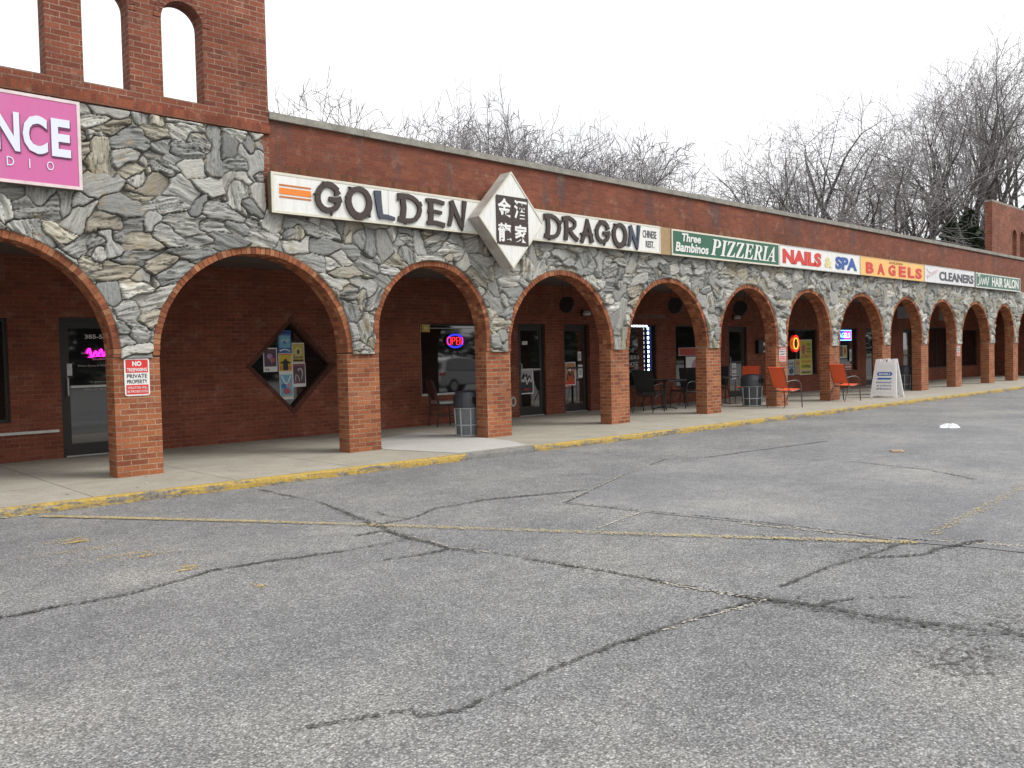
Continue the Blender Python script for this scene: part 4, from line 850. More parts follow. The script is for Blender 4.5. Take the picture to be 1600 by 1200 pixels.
def f_open(o):
    c = MB(); c.prism([(.26*math.cos(2*PI*i/24), .16*math.sin(2*PI*i/24)) for i in range(24)], .0, .012, M_BLACK); c.build('backing', o)
    c = MB(); c.ribbon([(.215*math.cos(2*PI*i/24), .135*math.sin(2*PI*i/24)) for i in range(24)], .035, .035, -.004, 0, E_BLUE, closed=True, smooth=1); c.build('blue_ring', o)
    t = MB()
    def seg(pts, cl=False): t.ribbon(pts, .013, .013, -.014, -.004, E_RED, closed=cl, smooth=1)
    h = .075
    seg([(-.215, -h+.02), (-.195, -h), (-.145, -h), (-.125, -h+.02), (-.125, h-.02), (-.145, h), (-.195, h), (-.215, h-.02)], True)
    seg([(-.09, -h), (-.09, h), (-.03, h), (-.01, h-.03), (-.03, 0), (-.085, 0)]); seg([(.085, h), (.03, h), (.03, -h), (.085, -h)]); seg([(.04, 0), (.078, 0)])
    seg([(.12, -h), (.12, h), (.19, -h), (.19, h)]); t.build('lettering', o)
neon('neon_sign', 'red OPEN neon with blue oval in the window behind the trash can', 11.33, 1.735, f_open)
def f_pink(o):
    t = MB(); t.ribbon([(-.24, 0), (-.20, .07), (-.17, -.06), (-.11, .03), (-.08, -.04), (-.03, .06), (0, -.05), (.05, .04), (.08, -.04), (.12, .08), (.15, -.05), (.20, .03), (.24, -.04), (.27, .02)], .03, .03, -.01, 0, E_PINK)
    t.ribbon([(-.22, -.06), (0, -.045), (.25, -.06)], .012, .012, -.012, 0, E_PINK); t.build('script', o)
neon('neon_sign', 'pink glowing script scribble on the glass door at far left', 4.29, 1.575, f_pink, y=YW+.045)
def f_oval(o):
    t = MB(); t.ribbon([(.20*math.cos(2*PI*i/20), .25*math.sin(2*PI*i/20)) for i in range(20)], .05, .05, -.01, 0, plain('neon_red_soft', (1, .03, .02), .4, emit=1.3, var=0), closed=True, smooth=1)
    t.ribbon([(.14*math.cos(2*PI*i/20), .18*math.sin(2*PI*i/20)) for i in range(20)], .03, .03, -.014, 0, E_YEL, closed=True, smooth=1); t.build('tubing', o)
neon('neon_sign', 'red and yellow neon oval in the deli window with the tall yellow poster', 25.62, 1.59, f_oval)
def f_blue(o):
    c = MB(); c.box(-.62, .62, 0, .02, -.19, .19, plain('neon_panel_blue', (.01, .05, .8), .4, emit=.9, var=0)); c.build('panel', o)
    t = MB(); t.ribbon([(-.6, -.17), (.6, -.17), (.6, .17), (-.6, .17)], .03, .03, -.008, 0, E_CYAN, closed=True, smooth=1); t.build('border', o)
    t = MB(); t.prism([(.05, -.14), (.56, -.14), (.56, .14), (.05, .14)], -.004, 0, plain('neon_panel_magenta', (.8, .02, .6), .4, emit=1.0, var=0)); t.build('glow_panel', o)
    t = MB(); put_text(t, 'BAGELS', -.5, .5, -.09, .09, -.010, E_CYAN, bold=.02, thick=.002); t.build('lettering', o)
neon('neon_sign', 'blue and magenta lit rectangle in the bagel shop window', 28.95, 1.86, f_blue)
o = empty('led_strip', (16.35, YW+.03, 2.10), label='string of white lights outlining the dark patio window', cat='light strip')
c = MB(); c.box(0, 1.55, .0, .012, -.012, .012, plain('led_blue_tape', (.01, .03, .14), .5, emit=.35, var=0)); c.box(1.50, 1.66, .0, .012, -1.52, -.012, plain('led_blue_tape', (.01, .03, .14))); c.build('tape', o)
for q in [(.03+i*.125, .105+i*.125, -.022, .018) for i in range(12)]+[(1.49, 1.545, -.10-i*.122, -.034-i*.122) for i in range(12)]+[(1.30+i*.11, 1.37+i*.11, -1.53, -1.49) for i in range(2)]:
    c = MB(); c.box(q[0], q[1], -.012, -.001, q[2], q[3], E_WHITE); c.build('bulb', o)
# lettering on glass and wall
M_LET = plain('window_lettering', (.38, .36, .34), .6, var=.1)
def lettering(name, label, items, cat='lettering', mat=M_LET, loc=(0, 0, 0)):
    t = MB()
    for s_, x0, x1, z0, z1, y, *bb in items: put_text(t, s_, x0-loc[0], x1-loc[0], z0-loc[2], z1-loc[2], y-loc[1], mat, bold=bb[0] if bb else .01, thick=.001)
    o = t.build(name); o.location = loc; return tag(o, label, cat)
yl = YW+.078
lettering('door_number', 'pale house number lettering on the glass door at far left', [('385-5A', 4.04, 4.38, 1.80, 1.865, yl, .02)], mat=plain('number_white', (.6, .6, .58), .5), loc=(4.2, yl, 1.8))
M_SM = plain('small_text_grey', (.45, .44, .42), .6)
lettering('door_lettering', 'rows of small grey text on the glass door under the pink script', [('Dance & Pilates', 3.98, 4.16, 1.565, 1.60, yl, 0), ('Studio', 4.14, 4.32, 1.47, 1.50, yl, .01), ('Where Dance & Fitness Friends', 3.92, 4.52, 1.37, 1.40, yl, .0), ('by appointment only', 4.1, 4.42, 1.12, 1.14, yl, .0), ('follow our classes here', 4.0, 4.44, 1.01, 1.035, yl, .0)], mat=M_SM, loc=(4.2, yl, 1.3))
lettering('window_lettering', 'four lines of menu words in white on the light-edged patio window', [('HEROS', 16.62, 17.32, 1.41, 1.51, yl-.02, .02), ('BURGERS', 16.62, 17.52, 1.235, 1.335, yl-.02, .02), ('SALADS', 16.62, 17.46, 1.06, 1.16, yl-.02, .02), ('WINGS', 16.62, 17.46, .885, .985, yl-.02, .02)], loc=(17, yl, 1.2))
lettering('wall_lettering', 'row of dim grey capitals on the dark wall above the patio window', [('FOR ALL OCCASIONS', 16.55, 18.62, 2.30, 2.41, YW-.004, .01)], mat=plain('dim_letters', (.17, .165, .17), .7), loc=(17.5, YW, 2.3))
# door bits
o = tag(MB.build((lambda m: (m.box(-.035, .035, -.01, 0, -.09, .09, M_ALU), m)[1])(MB()), 'lock_notice', loc=(3.80, YW+.06, 1.33)), 'small grey plate on the frame of the glass door at far left, above its handle', 'plate')
t = MB(); t.ribbon([(.07*math.cos(2*PI*i/16), .095*math.sin(2*PI*i/16)) for i in range(16)], .035, .035, -.02, 0, plain('pale_ring', (.5, .5, .47), .5), closed=True, smooth=1)
tag(t.build('wall_ring', loc=(12.92, YW-.001, .36)), 'pale oval ring on the brick wall left of the cola poster door', 'wall fitting')
t = MB(); t.box(-2.6, 0, -.05, 0, -.02, .02, plain('white_rail', (.6, .6, .56), .6)); tag(t.build('wall_rail', loc=(3.60, YW-.001, .42)), 'thin white rail low on the brick wall left of the far left door', 'rail')
o = empty('wall_box', (23.45, YW-.001, 1.50), label='black box with two white notices on the brick right of the patio door', cat='box')
t = MB(); t.box(-.36, .36, -.12, 0, -.2, .2, M_BLACK); t.build('case', o); t = MB(); t.box(-.10, .34, -.124, -.121, .03, .13, M_PAPER); t.box(-.10, .34, -.124, -.121, -.17, -.12, M_PAPER); t.build('notice', o)
# hanging blade signs, lamps under the ceiling
for i, (x, y, z, w, h, m, lab) in enumerate([(13.75, 2.2, 2.50, .42, .36, plain('hanging_dark', (.035, .03, .03), .6), 'black oval hanging sign above the recessed door'), (17.35, 1.9, 2.55, .42, .40, plain('hanging_dark', (.035, .03, .03), .6), 'black oval hanging sign inside the arch of the light-edged window'), (20.3, 1.9, 2.55, .42, .40, plain('hanging_dark', (.035, .03, .03), .6), 'black oval hanging sign in the arch with the grey bin'), (30.6, 1.6, 2.62, .75, .42, plain('hanging_grey', (.34, .33, .30), .6), 'pale grey rectangular hanging sign behind the folding pavement sign'), (34.4, 1.6, 2.60, .75, .42, plain('hanging_grey', (.34, .33, .30), .6), 'grey rectangular hanging sign in the arch beside the far red plate')]):
    o = empty('hanging_sign', (x, y, z), label=lab, cat='hanging sign')
    c = MB(); n = 20 if i < 3 else 4
    pts = [(w/2*math.cos(2*PI*k/n+(0 if n > 4 else PI/4))*(1 if n > 4 else 1.414), h/2*math.sin(2*PI*k/n+(0 if n > 4 else PI/4))*(1 if n > 4 else 1.414)) for k in range(n)]
    vs = [(-.03, a, b_) for a, b_ in pts]+[(.03, a, b_) for a, b_ in pts]; c.raw(vs, [tuple(range(n)), tuple(range(2*n-1, n-1, -1))]+[(k, k+n, (k+1) % n+n, (k+1) % n) for k in range(n)], m); c.build('board', o)
    c = MB(); c.tube([(0, -w*.3, h*.35), (0, -w*.3, 3.02-z)], .008, M_BLACK); c.tube([(0, w*.3, h*.35), (0, w*.3, 3.02-z)], .008, M_BLACK); c.build('hanger', o)
for x, lab in [(15.3, 'small pale wall lamp above the recessed door'), (21.9, 'small pale wall lamp above the patio door with stickers')]:
    o = empty('wall_lamp', (x, YW, 2.38), label=lab, cat='lamp'); c = MB(); c.box(-.06, .06, -.06, 0, -.06, .06, M_BLACK); c.build('bracket', o)
    c = MB(); c.lathe([(.09, -.05), (.11, 0), (.07, .06)], plain('lamp_shade', (.5, .5, .47), .5), 12, (0, -.13)); c.build('lamp_shade', o)
poster('notice', 15.28, 1.35, .12, .22, ydoor+.088, 'small white notice at the right edge of the recessed dark door', [('r', M_SM, -.3, .3, -.3, .3)], cat='notice')
poster('notice', 15.30, .98, .16, .32, ydoor+.088, 'pale notice beside the orange food poster on the recessed door', [('r', M_SM, -.3, .3, -.3, .1)], cat='notice')
poster('notice', 13.40, 1.68, .16, .08, ydoor+.045, 'tiny pale sticker high on the door with the cola poster', [('r', M_SM, -.3, .3, -.3, .1)], cat='notice')
for k, (zz, hh) in enumerate([(.62, .12), (.78, .1), (.96, .12)]): poster('sticker', 22.0, zz, .24, hh, ydoor+.04, ['lowest of the three white stickers on the patio door', 'middle of the three white stickers on the patio door', 'highest of the three white stickers on the patio door'][k], [('r', M_SM, -.35, .35, -.2, .2)], cat='sticker', group='white stickers on the patio door')

# ------------------------------------------------------------------ furniture
def dining_chair(loc, rz, label):
    o = empty('padded_chair', loc, rz, label=label, cat='chair'); m = M_BLACK; pad = plain('chair_vinyl', (.10, .045, .04), .5); pale = plain('seat_cloth', (.36, .37, .36), .7)
    for sy in (-1, 1):
        c = MB(); c.tube([(-.26, sy*.20, 0), (-.22, sy*.20, .45), (-.27, sy*.19, .72), (-.33, sy*.17, .93)], .013, m); c.build('rear_post', o)
        c = MB(); c.tube([(.22, sy*.19, 0), (.20, sy*.19, .44)], .013, m); c.build('leg', o)
    c = MB(); c.tube([(-.33, -.17, .93), (-.345, -.08, .985), (-.35, 0, 1.0), (-.345, .08, .985), (-.33, .17, .93)], .013, m); c.tube([(-.22, -.2, .43), (.2, -.19, .43), (.2, .19, .43), (-.22, .2, .43)], .011, m); c.tube([(-.24, -.2, .22), (.21, -.19, .22)], .008, m); c.tube([(-.24, .2, .22), (.21, .19, .22)], .008, m); c.build('frame', o)
    c = MB(); c.box(-.20, .24, -.21, .21, .455, .505, pale); q = c.build('seat', o); bv = q.modifiers.new('b', 'BEVEL'); bv.width = .02; bv.segments = 3
    c = MB(); vs = []
    for k in range(7):
        t = k/6; z = .54+.42*t; x = -.235-.10*t; w = .155*math.sin(.35+2.3*t)/1.0+.01
        vs += [(x-.012, -w, z), (x-.012, w, z), (x+.03, -w, z), (x+.03, w, z)]
    fs = []
    for k in range(6):
        a = 4*k; b_ = a+4; fs += [(a, a+1, b_+1, b_), (a+2, b_+2, b_+3, a+3), (a, b_, b_+2, a+2), (a+1, a+3, b_+3, b_+1)]
    fs += [(0, 2, 3, 1), (24, 25, 27, 26)]; c.raw(vs, fs, pad); c.build('backrest', o)
    return o
dining_chair((10.62, 2.72, .0), R(-12), 'black framed padded chair by the window left of the lidded trash can')
M_ORS = plain('orange_sling', (.86, .13, .045), .6, var=.06, scale=60); M_BRZ = plain('bronze_tube', (.07, .05, .04), .4)
def sling_chair(loc, rz, label, fab, group, name='patio_chair', met=M_BRZ):
    o = empty(name, loc, rz, label=label, cat='chair', group=group)
    for sy in (-1, 1):
        y = sy*.27
        c = MB(); c.tube([(.30, y, 0), (.28, y, .35), (.25, y, .56), (.20, y, .625), (.10, y, .655), (-.05, y, .65), (-.20, y*.93, .62)], .014, met); c.build('arm', o)
        c = MB(); c.tube([(-.30, y*.95, 0), (-.16, y*.93, .30), (-.08, y*.9, .40)], .013, met); c.build('leg', o)
        c = MB(); c.tube([(.27, y*.88, .43), (.0, y*.88, .395), (-.09, y*.88, .42), (-.17, y*.88, .60), (-.27, y*.88, .93), (-.29, y*.88, .96)], .012, met); c.build('side_rail', o)
    c = MB(); c.tube([(.27, -.24, .43), (.27, .24, .43)], .011, met); c.tube([(-.06, -.24, .38), (-.06, .24, .38)], .010, met); c.build('cross_rail', o)
    def sheet(prof, nm):
        c = MB(); vs = []
        for x, z in prof: vs += [(x, -.232, z), (x, .232, z)]
        n = len(prof); vs2 = [(x+.006, y, z+.006) for x, y, z in vs]; fs = [(2*i, 2*i+1, 2*i+3, 2*i+2) for i in range(n-1)]
        fs2 = [tuple(2*n+k for k in reversed(f)) for f in fs]; ed = [(2*i, 2*i+2, 2*i+2+2*n, 2*i+2*n) for i in range(n-1)]+[(2*i+1, 2*i+1+2*n, 2*i+3+2*n, 2*i+3) for i in range(n-1)]+[(0, 2*n, 2*n+1, 1), (2*n-2, 2*n-1, 4*n-1, 4*n-2)]
        c.raw(vs+vs2, fs+fs2+ed, fab); c.build(nm, o)
    sheet([(.28, .425), (.26, .445), (.12, .415), (-.02, .40), (-.07, .415)], 'seat'); sheet([(-.10, .47), (-.135, .52), (-.20, .70), (-.265, .90), (-.295, .975), (-.315, .965)], 'backrest')
    return o
GO = 'orange sling chairs on the pavement'
sling_chair((18.55, -.36, 0), R(-14), 'bright orange patio chair in front of the pillar with the small red plate', M_ORS, GO)
sling_chair((21.62, -.36, 0), R(-14), 'orange patio chair left of the white folding sign', M_ORS, GO)
sling_chair((19.75, 1.35, 0), R(195), 'dim orange patio chair behind the grey bin under the arcade', M_ORS, GO)
GB = 'black mesh chairs around the patio tables'; M_MESH = plain('black_mesh', (.02, .018, .018), .7)
for x, y, rz, lab in [(15.75, 1.55, 12, 'black patio chair with its back to the camera left of the patio tables'), (17.55, 1.75, 170, 'black patio chair at the right of the first patio table'), (16.9, 2.5, -80, 'black patio chair behind the first patio table by the brick wall'), (18.6, 2.35, 20, 'black patio chair beside the far patio table'), (19.6, 2.2, 200, 'black patio chair nearest the patio door with stickers')]:
    sling_chair((x, y, 0), R(rz), lab, M_MESH, GB, met=M_BLACK)
def table(loc, label):
    o = empty('patio_table', loc, label=label, cat='table', group='black patio tables'); c = MB(); c.box(-.38, .38, -.38, .38, .70, .73, M_BLACK); c.build('tabletop', o)
    c = MB(); c.tube([(0, 0, .70), (0, 0, .05)], .03, M_BLACK, 8); c.build('column', o)
    for a in range(4): c = MB(); c.tube([(0, 0, .09), (.3*math.cos(a*PI/2+PI/4), .3*math.sin(a*PI/2+PI/4), .02)], .018, M_BLACK); c.build('leg', o)
table((16.65, 1.75, 0), 'black square patio table between the two nearest black chairs'); table((18.9, 1.7, 0), 'black square patio table behind the brick pillar right of the lit window')

M_AGG = concrete('bin_aggregate', (.10, .11, .12), (.24, .25, .26), scale=50, speck=90); M_LID = plain('bin_lid', (.045, .048, .058), .45); M_RIB = plain('bin_rib', (.42, .44, .45), .5)
def bin_(loc, label, s=1.0, rib=M_RIB, body=M_AGG):
    o = empty('trash_can', loc, label=label, cat='trash can', group='round trash cans with dark lids')
    c = MB(); c.lathe([(.205*s, .0), (.21*s, .03), (.235*s, .50)], body, 24); c.build('body', o)
    c = MB(); c.lathe([(.245*s, .50), (.262*s, .505), (.258*s, .66), (.225*s, .76), (.215*s, .775), (.10*s, .80)], M_LID, 24); c.build('lid', o)
    c = MB(); c.box(-.10, .10, -.262*s, -.20*s, .58, .69, M_BLACK); c.build('flap', o)
    c = MB()
    for k in range(8):
        a = 2*PI*(k+.35)/8; c.tube([(.214*s*math.cos(a), .214*s*math.sin(a), .0), (.242*s*math.cos(a), .242*s*math.sin(a), .50)], .012, rib)
    for z, r in ((.02, .213), (.20, .224), (.495, .243)): c.tube([(r*s*math.cos(2*PI*k/24), r*s*math.sin(2*PI*k/24), z) for k in range(25)], .011, rib, 6)
    c.build('cage', o); return o
bin_((9.50, .62, 0), 'grey paneled trash can with dark lid half behind the third brick pillar')
bin_((18.72, .62, 0), 'dark grey trash can under the arch left of the near orange chair', 1.05, body=plain('bin_dark', (.06, .065, .07), .6))
bin_((27.9, .62, 0), 'dark trash can behind the white folding sign', 1.0, body=plain('bin_dark', (.06, .065, .07), .6))

# folding sign
o = empty('folding_sign', (23.68, -.60, 0), R(-85), label='white plastic folding sign with blue lettering standing on the pavement', cat='sandwich board')
M_PLW = plain('white_plastic', (.80, .80, .80), .4, var=.02)
def pane(sgn):
    c = MB(); Wb, Wt, Hh = .36, .27, 1.06
    lean = lambda v: Matrix.Translation((0, sgn*.30, 0)) @ Matrix.Rotation(R(13)*sgn, 4, 'X') @ Vector(v)
    def pz(pts, y0, y1, m):
        n = len(pts); vs = [lean((x, y0, z)) for x, z in pts]+[lean((x, y1, z)) for x, z in pts]; c.raw(vs, [tuple(range(n)), tuple(range(2*n-1, n-1, -1))]+[(i, i+n, (i+1) % n+n, (i+1) % n) for i in range(n)], m)
    w = lambda z: Wb+(Wt-Wb)*z/Hh
    pz([(-Wb, 0), (-Wb+.08, 0), (-Wb+.11, .05), (Wb-.11, .05), (Wb-.08, 0), (Wb, 0), (w(1.0), 1.0), (-w(1.0), 1.0)], -.02, .02, M_PLW)
    pz([(-w(1), 1.0), (-.14, 1.0), (-.15, 1.09), (-w(1)+.01, 1.09)], -.02, .02, M_PLW); pz([(.14, 1.0), (w(1), 1.0), (w(1)-.01, 1.09), (.15, 1.09)], -.02, .02, M_PLW)
    pz([(-.09, 1.0), (-.05, 1.0), (-.05, 1.07), (-.08, 1.09)], -.02, .02, M_PLW); pz([(.05, 1.0), (.09, 1.0), (.08, 1.09), (.05, 1.07)], -.02, .02, M_PLW); pz([(-.08, 1.07), (.08, 1.07), (.07, 1.10), (-.07, 1.10)], -.019, .019, M_PLW)
    pz([(-w(.1)+.05, .12), (w(.1)-.05, .12), (w(.9)-.045, .93), (-w(.9)+.045, .93)], -.026, -.0205, M_PAPER)
    c.build('panel', o); return lean
L1 = pane(-1); 
def flipside():
    c = MB(); 
    return c
L2 = pane(1)
t = MB(); tmp = MB(); M_BL2 = plain('sign_blue', (.02, .12, .36), .5)
n = 20; pts = []
for qx, a0 in ((.15, -PI/2), (-.15, PI/2)):
    for k in range(8): a = a0+PI*k/7; pts.append((qx+.055*math.cos(a), .665+.055*math.sin(a)))
tmp.prism(pts, -.0285, -.026, M_BL2)
tmp.prism([(-.2, .53), (-.17, .505), (.17, .505), (.2, .53), (.17, .555), (-.17, .555)], -.0285, -.026, M_BL2)
put_text(tmp, 'BAGELS', -.15, .15, .635, .695, -.030, M_PAPER, bold=.03, thick=.001)
M_TB = plain('sign_text_blue', (.10, .16, .25), .5)
put_text(tmp, 'BREAKFAST', -.21, .21, .40, .45, -.0285, M_TB, bold=.03, thick=.001); put_text(tmp, '& LUNCH', -.19, .19, .31, .36, -.0285, M_TB, bold=.03, thick=.001); put_text(tmp, 'SPECIALS', -.20, .20, .22, .27, -.0285, M_TB, bold=.03, thick=.001)
tmp.v = [tuple(L1(v)) for v in tmp.v]; tmp.build('lettering', o)

# litter
rl = random.Random(3)
t = MB(); vs = [(0, 0, .055)]; NR, NA = 6, 22
for i in range(1, NR+1):
    for j in range(NA):
        a_ = 2*PI*j/NA; q = i/NR; w_ = 1+.14*math.sin(a_*3+1)+.08*math.sin(a_*7); vs.append((.27*q*w_*math.cos(a_), .15*q*w_*math.sin(a_), max(0, .055*(1-q**2.5)+(rl.uniform(-.018, .018) if i < NR else 0))))
fs = [(0, 1+j, 1+(j+1) % NA) for j in range(NA)]+[(1+(i-1)*NA+j, 1+i*NA+j, 1+i*NA+(j+1) % NA, 1+(i-1)*NA+(j+1) % NA) for i in range(1, NR) for j in range(NA)]
t.raw(vs, fs, plain('plastic_bag', (.72, .74, .78), .4)); tag(t.build('plastic_bag', loc=(16.08, -5.0, ZA+.007)), 'crumpled white plastic bag lying on the asphalt at right', 'litter')
t = MB(); t.box(-.12, .12, -.08, .08, 0, .012, plain('cardboard', (.42, .31, .20), .8)); t.box(-.10, .06, -.05, .07, .012, .02, plain('cardboard_flap', (.36, .26, .17), .8)); q = t.build('cardboard_scrap', loc=(11.94, -5.79, ZA+.006)); q.rotation_euler = (0, 0, .5); tag(q, 'flat tan cardboard scrap lying on the asphalt', 'litter')

# ------------------------------------------------------------------ trees
M_BARK = plain('bark', (.085, .075, .072), .95, scale=6, var=.35); M_TWIG = plain('twigs', (.25, .235, .24), .95, scale=4, var=.3)
def tree_mesh(seed, spread=1.0, fork=.30, levels=6, twig=.011, dens=1.0):
    r_ = random.Random(seed); tr = MB(); cr = MB()
    def branch(p, d, L, r, lv):
        n = 4 if lv < 3 else 3; pts = [p.copy()]; rad = [r]; q = p.copy(); dd = d.copy()
        for i in range(n):
            dd = (dd+Vector((r_.uniform(-1, 1), r_.uniform(-1, 1), r_.uniform(-.8, .8)))*(.085+.03*lv)+Vector((0, 0, .07 if lv < 3 else 0))).normalized()
            q = q+dd*L/n; pts.append(q.copy()); rad.append(max(twig*.55, r*(1-.42*(i+1)/n)))
        (tr if lv == 0 else cr).tube(pts, rad, M_BARK if lv < 4 else M_TWIG, 7 if lv == 0 else (5 if lv < 3 else 3), caps=False)
        if lv >= levels: return
        kids = ([6, 4, 3, 3, 3, 3, 3][lv]) if lv < 7 else 2
        for k in range(kids):
            t = 1.0 if k == 0 else r_.uniform(.35, 1.0); idx = min(n-1, int(t*n)); f = t*n-idx; bp = pts[idx].lerp(pts[min(idx+1, n)], min(1, f)) if k else pts[-1]
            ang = r_.uniform(.2, .45) if k == 0 else r_.uniform(.5, .95)*spread*(1.0 if lv < 3 else 1.15)
            ax = dd.orthogonal().normalized(); ax = Matrix.Rotation(r_.uniform(0, 2*PI), 3, dd) @ ax; nd = (Matrix.Rotation(ang, 3, ax) @ dd)
            nd.z += (.10 if lv < 2 else -.06); nd.normalize()
            branch(bp, nd, L*r_.uniform(.60, .80), max(twig*.6, rad[min(idx+1, n)]*(.88 if k == 0 else .66)), lv+1)
    branch(Vector((0, 0, 0)), Vector((0, 0, 1)), fork, .023, 0)
    return tr, cr
protos = []
for i, (sd_, sp, fk, lv) in enumerate([(3, 1.05, .30, 6), (17, .85, .33, 6), (29, 1.15, .26, 6), (41, .75, .36, 6), (57, 1.0, .22, 6), (71, 1.1, .30, 6), (83, .95, .34, 6), (97, 1.05, .25, 6)]):
    tr, cr = tree_mesh(sd_, sp, fk, lv, twig=.00095 if i < 5 else .00155)
    zs_ = sorted(v[2] for v in cr.v); zmax = zs_[int(len(zs_)*.997)]; mx = sum(v[0] for v in cr.v)/len(cr.v); my = sum(v[1] for v in cr.v)/len(cr.v)
    for q in (tr, cr): q.v = [(v[0]-mx*min(1, v[2]*2.5), v[1]-my*min(1, v[2]*2.5), v[2]) for v in q.v]
    wx = sorted(abs(v[0]) for v in cr.v); w_ = wx[int(len(wx)*.96)]; print('TREE', i, zmax, w_, len(cr.f))
    protos.append((tr, cr, zmax, w_, {}))
def bare_tree(pi, x, y, H, W, label, rz=0, name='bare_tree', group='leafless trees behind the building'):
    tr, cr, zm, w_, cache = protos[pi]
    if 'm' not in cache:
        o = empty(name, (x, y, -.14)); a = tr.build('trunk', o); b = cr.build('crown', o); cache['m'] = o
    else: o = copy_tree(cache['m'])
    o.location = (x, y, -.14); o.rotation_euler = (0, 0, rz); s = W/(2*w_); o.scale = (s, s, H/zm); return tag(o, label, 'tree', group)
TR = [(5, 19.8, 22, 13.2, 8, 'spreading bare tree alone behind the left end of the coping', .4), (6, 16.9, 20, 11.3, 6, 'sparse bare tree tips just right of the brick tower', 1.4), (7, 27.1, 26, 14.8, 7, 'thin bare tree between the lone spreading tree and the dense row', 2.2), (6, 24.5, 24, 12.4, 7, 'low bare tree top right of the lone spreading tree', 5.2), (5, 28.1, 22, 14.6, 6, 'tall upright bare tree left of the diamond sign', 3.3), (7, 31.6, 26, 15.2, 7, 'bare tree in the dense row above the left of the diamond sign', .9), (6, 34.6, 26, 16.6, 6.5, 'narrow bare tree directly above the diamond sign', 1.1), (7, 37.0, 27, 16.0, 8, 'bushy bare tree right above the diamond sign', 2.0),
 (5, 39.9, 24, 15.3, 8, 'spreading bare tree above the brushstroke letter D', 4.0), (7, 45.3, 26, 15.9, 9, 'wide bare tree above the end of the long white sign', .3), (6, 43.2, 28, 15.6, 7, 'faint bare tree behind the wide one above the long white sign', 5.5),
 (0, 57.6, 26, 17.4, 11, 'rounded bare tree left of the tall grove at right', 2.7), (1, 62, 21, 18.2, 10, 'bare tree above the red and blue lettered sign', .2), (2, 65.5, 24, 20.6, 12, 'rounded bare tree on the left shoulder of the tall grove', 3.1),
 (0, 67.0, 18, 20.8, 15, 'big spreading bare tree in the middle of the tall grove', 5.1), (3, 78, 19, 24.6, 13, 'tall straight bare tree above the grey lettered sign', 4.4),
 (1, 84, 18, 29, 15, 'tallest bare tree rising at the right edge', 2.4), (3, 93, 18, 31, 14, 'tall bare tree behind the far brick tower', .1), (0, 104, 22, 34, 20, 'furthest right wide bare tree', 3.6)]
for k, (x, H) in enumerate([(21.8, 13.4), (24.0, 13.2), (29.5, 14.4), (33.2, 15.6), (36.0, 15.9), (38.6, 16.2), (41.8, 16.2), (44.6, 16.4), (48.2, 16.2)]):
    TR.append(([1, 3, 4][k % 3], x*1.12, 29, H*1.02, 9, ['faint bare tree left of the lone spreading one', 'faint bare tree right of the lone spreading one', 'faint bare tree above the letters of the first word', 'faint bare tree in the back row left of the diamond sign', 'faint bare tree in the back row above the diamond sign', 'faint bare tree in the back row right of the diamond sign', 'faint bare tree in the back row above the second word', 'faint bare tree in the back row above the small grey words', 'faint bare tree at the right end of the low band'][k], k*1.7))
for pi, x, y, H, W, lab, rz in TR: bare_tree(pi, x, y, H, W, lab, rz)
# evergreens
M_LEAF = plain('evergreen_foliage', (.030, .045, .022), .8, scale=.8, var=.5)
def evergreen():
    o = empty('evergreen_tree'); c = MB(); c.tube([(0, 0, 0), (.05, 0, .5), (0, 0, .98)], [.03, .018, .004], M_BARK, 7); c.build('trunk', o); f = MB(); r_ = random.Random(8)
    for i in range(5200):
        t = r_.random()**.8; z = .02+.98*t; a = r_.uniform(0, 2*PI); lobe = .75+.25*math.sin(a*3+z*14)+.12*math.sin(a*7+z*31); R0 = .30*(1-t)**.75*lobe+.015; rd = R0*math.sqrt(r_.uniform(.15, 1)); s = r_.uniform(.008, .02)
        p = Vector((rd*math.cos(a), rd*math.sin(a), z+r_.uniform(-.02, .02))); u = Vector((r_.uniform(-1, 1), r_.uniform(-1, 1), r_.uniform(-.5, .5))).normalized()*s; v = u.orthogonal().normalized()*s*.7
        f.poly([p-u-v, p+u-v, p+u+v, p-u+v], M_LEAF)
    f.build('crown', o); return o
ev = evergreen()
EV = [(72, 15, 11.5, 'dark evergreen at the right end of the coping below the bare trees'), (79, 16, 13, 'dark evergreen beside the far brick tower')]
EV += [(0+i*11, -50-(i % 3)*5, 11+(i*7 % 4)*1.3, None) for i in range(15)]
for i, (x, y, H, lab) in enumerate(EV):
    o = ev if i == 0 else copy_tree(ev); o.location = (x, y, -.14); o.scale = (H*(1 if i < 2 else 2.8), H*(1 if i < 2 else 2.0), H); o.rotation_euler = (0, 0, i*1.3)
    tag(o, lab or 'evergreen across the parking lot, seen only as a dark shape in the windows', 'tree', 'evergreens at the right end of the roof' if i < 2 else 'evergreens across the parking lot')

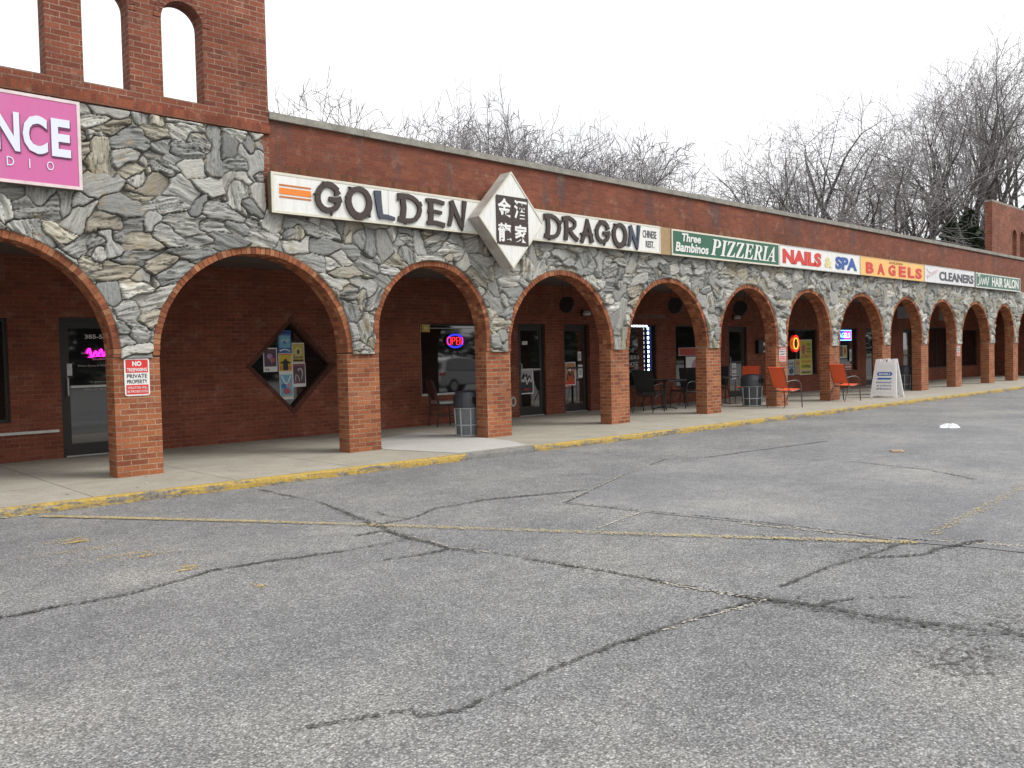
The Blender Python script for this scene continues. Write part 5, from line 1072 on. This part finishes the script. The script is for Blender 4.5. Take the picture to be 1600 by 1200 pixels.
# ------------------------------------------------------------------ parked cars beside the camera (mirrored in the shop windows)
def car(loc, rz, paint, label, pickup=False):
    o = empty('parked_car', loc, rz,  label=label, cat='car', group='cars parked across from the shops')
    o.scale = (.97, .97, .90); L = 4.6; prof = [(-2.25, .35), (-2.30, .62), (-2.22, .98), (-2.02, 1.06), (-.9, 1.06), (1.0, 1.0), (1.9, .92), (2.22, .74), (2.28, .38)]
    b = MB(); b.prism([(x, z) for x, z in prof][::-1], -.92, .92, paint); q = b.build('body', o); m = q.modifiers.new('b', 'BEVEL'); m.width = .09; m.segments = 4
    top = [(-2.05, 1.03), (-1.75, 1.58), (-1.2, 1.69), (.1, 1.66), (.55, 1.52), (1.15, 1.0)] if not pickup else [(-.9, 1.03), (-.75, 1.62), (-.5, 1.74), (.3, 1.72), (.6, 1.6), (1.15, 1.0)]
    def loft(k, dz, mat, nm, e=0):
        c = MB(); n = len(top); vs = []
        for sy in (-1, 1):
            for x, z in top: t = (z-1.0)/.7; cx = -.45 if not pickup else .1; vs.append((cx+(x-cx)*k, sy*(.88-.20*t+e), 1.0+(z-1.0)*k+dz))
        c.raw(vs, [tuple(range(n)), tuple(range(2*n-1, n-1, -1))]+[(i, i+n, (i+1) % n+n, (i+1) % n) for i in range(n)], mat); return c.build(nm, o)
    q = loft(1, 0, paint, 'cabin'); m = q.modifiers.new('b', 'BEVEL'); m.width = .05; m.segments = 3
    loft(.84, .06, M_GLASS, 'window', .055)
    c = MB(); c.box(-2.04, -1.80, -.62, .62, 1.12, 1.45, M_GLASS, rot=None) if not pickup else c.box(-.90, -.84, -.6, .6, 1.15, 1.55, M_GLASS); c.build('rear_window', o)
    for sx in (-1.4, 1.42):
        for sy in (-1, 1):
            w_ = MB(); n = 24; w_.raw([(sx+.34*math.cos(2*PI*k/n), sy*(.76 if j == 0 else .94), .34+.34*math.sin(2*PI*k/n)) for j in (0, 1) for k in range(n)], [tuple(range(n)), tuple(range(2*n-1, n-1, -1))]+[(k, k+n, (k+1) % n+n, (k+1) % n) for k in range(n)], plain('tyre', (.02, .02, .02), .8)); t_ = w_.build('wheel', o)
            w_ = MB(); w_.raw([(sx+.22*math.cos(2*PI*k/n), sy*(.93 if j == 0 else .952), .34+.22*math.sin(2*PI*k/n)) for j in (0, 1) for k in range(n)], [tuple(range(n)), tuple(range(2*n-1, n-1, -1))]+[(k, k+n, (k+1) % n+n, (k+1) % n) for k in range(n)], M_ALU); w_.build('rim', t_)
    for sy in (-1, 1):
        c = MB(); c.box(-2.31, -1.95, sy*.93-.09, sy*.93+.0+(-.0), .86, 1.0, M_RED) if sy > 0 else c.box(-2.31, -1.95, -.935, -.80, .86, 1.0, M_RED); c.build('tail_light', o)
    c = MB(); c.box(-2.33, -2.2, -.8, .8, .32, .5, plain('bumper', (.08, .08, .08), .6)); c.box(-2.325, -2.2, -.22, .22, .66, .80, M_PAPER); c.build('bumper', o)
    return o
M_CARW = plain('paint_white', (.70, .71, .72), .25, var=.01); M_CARS = plain('paint_silver', (.55, .56, .57), .25, metal=.3, var=.01)
car((23.3, -11.5, ZA), R(-14), M_CARS, 'silver crossover seen as a reflection in the window behind the trash can'); car((25.6, -17.0, ZA), R(-16), M_CARW, 'white pickup reflected at the left of the same window', True)
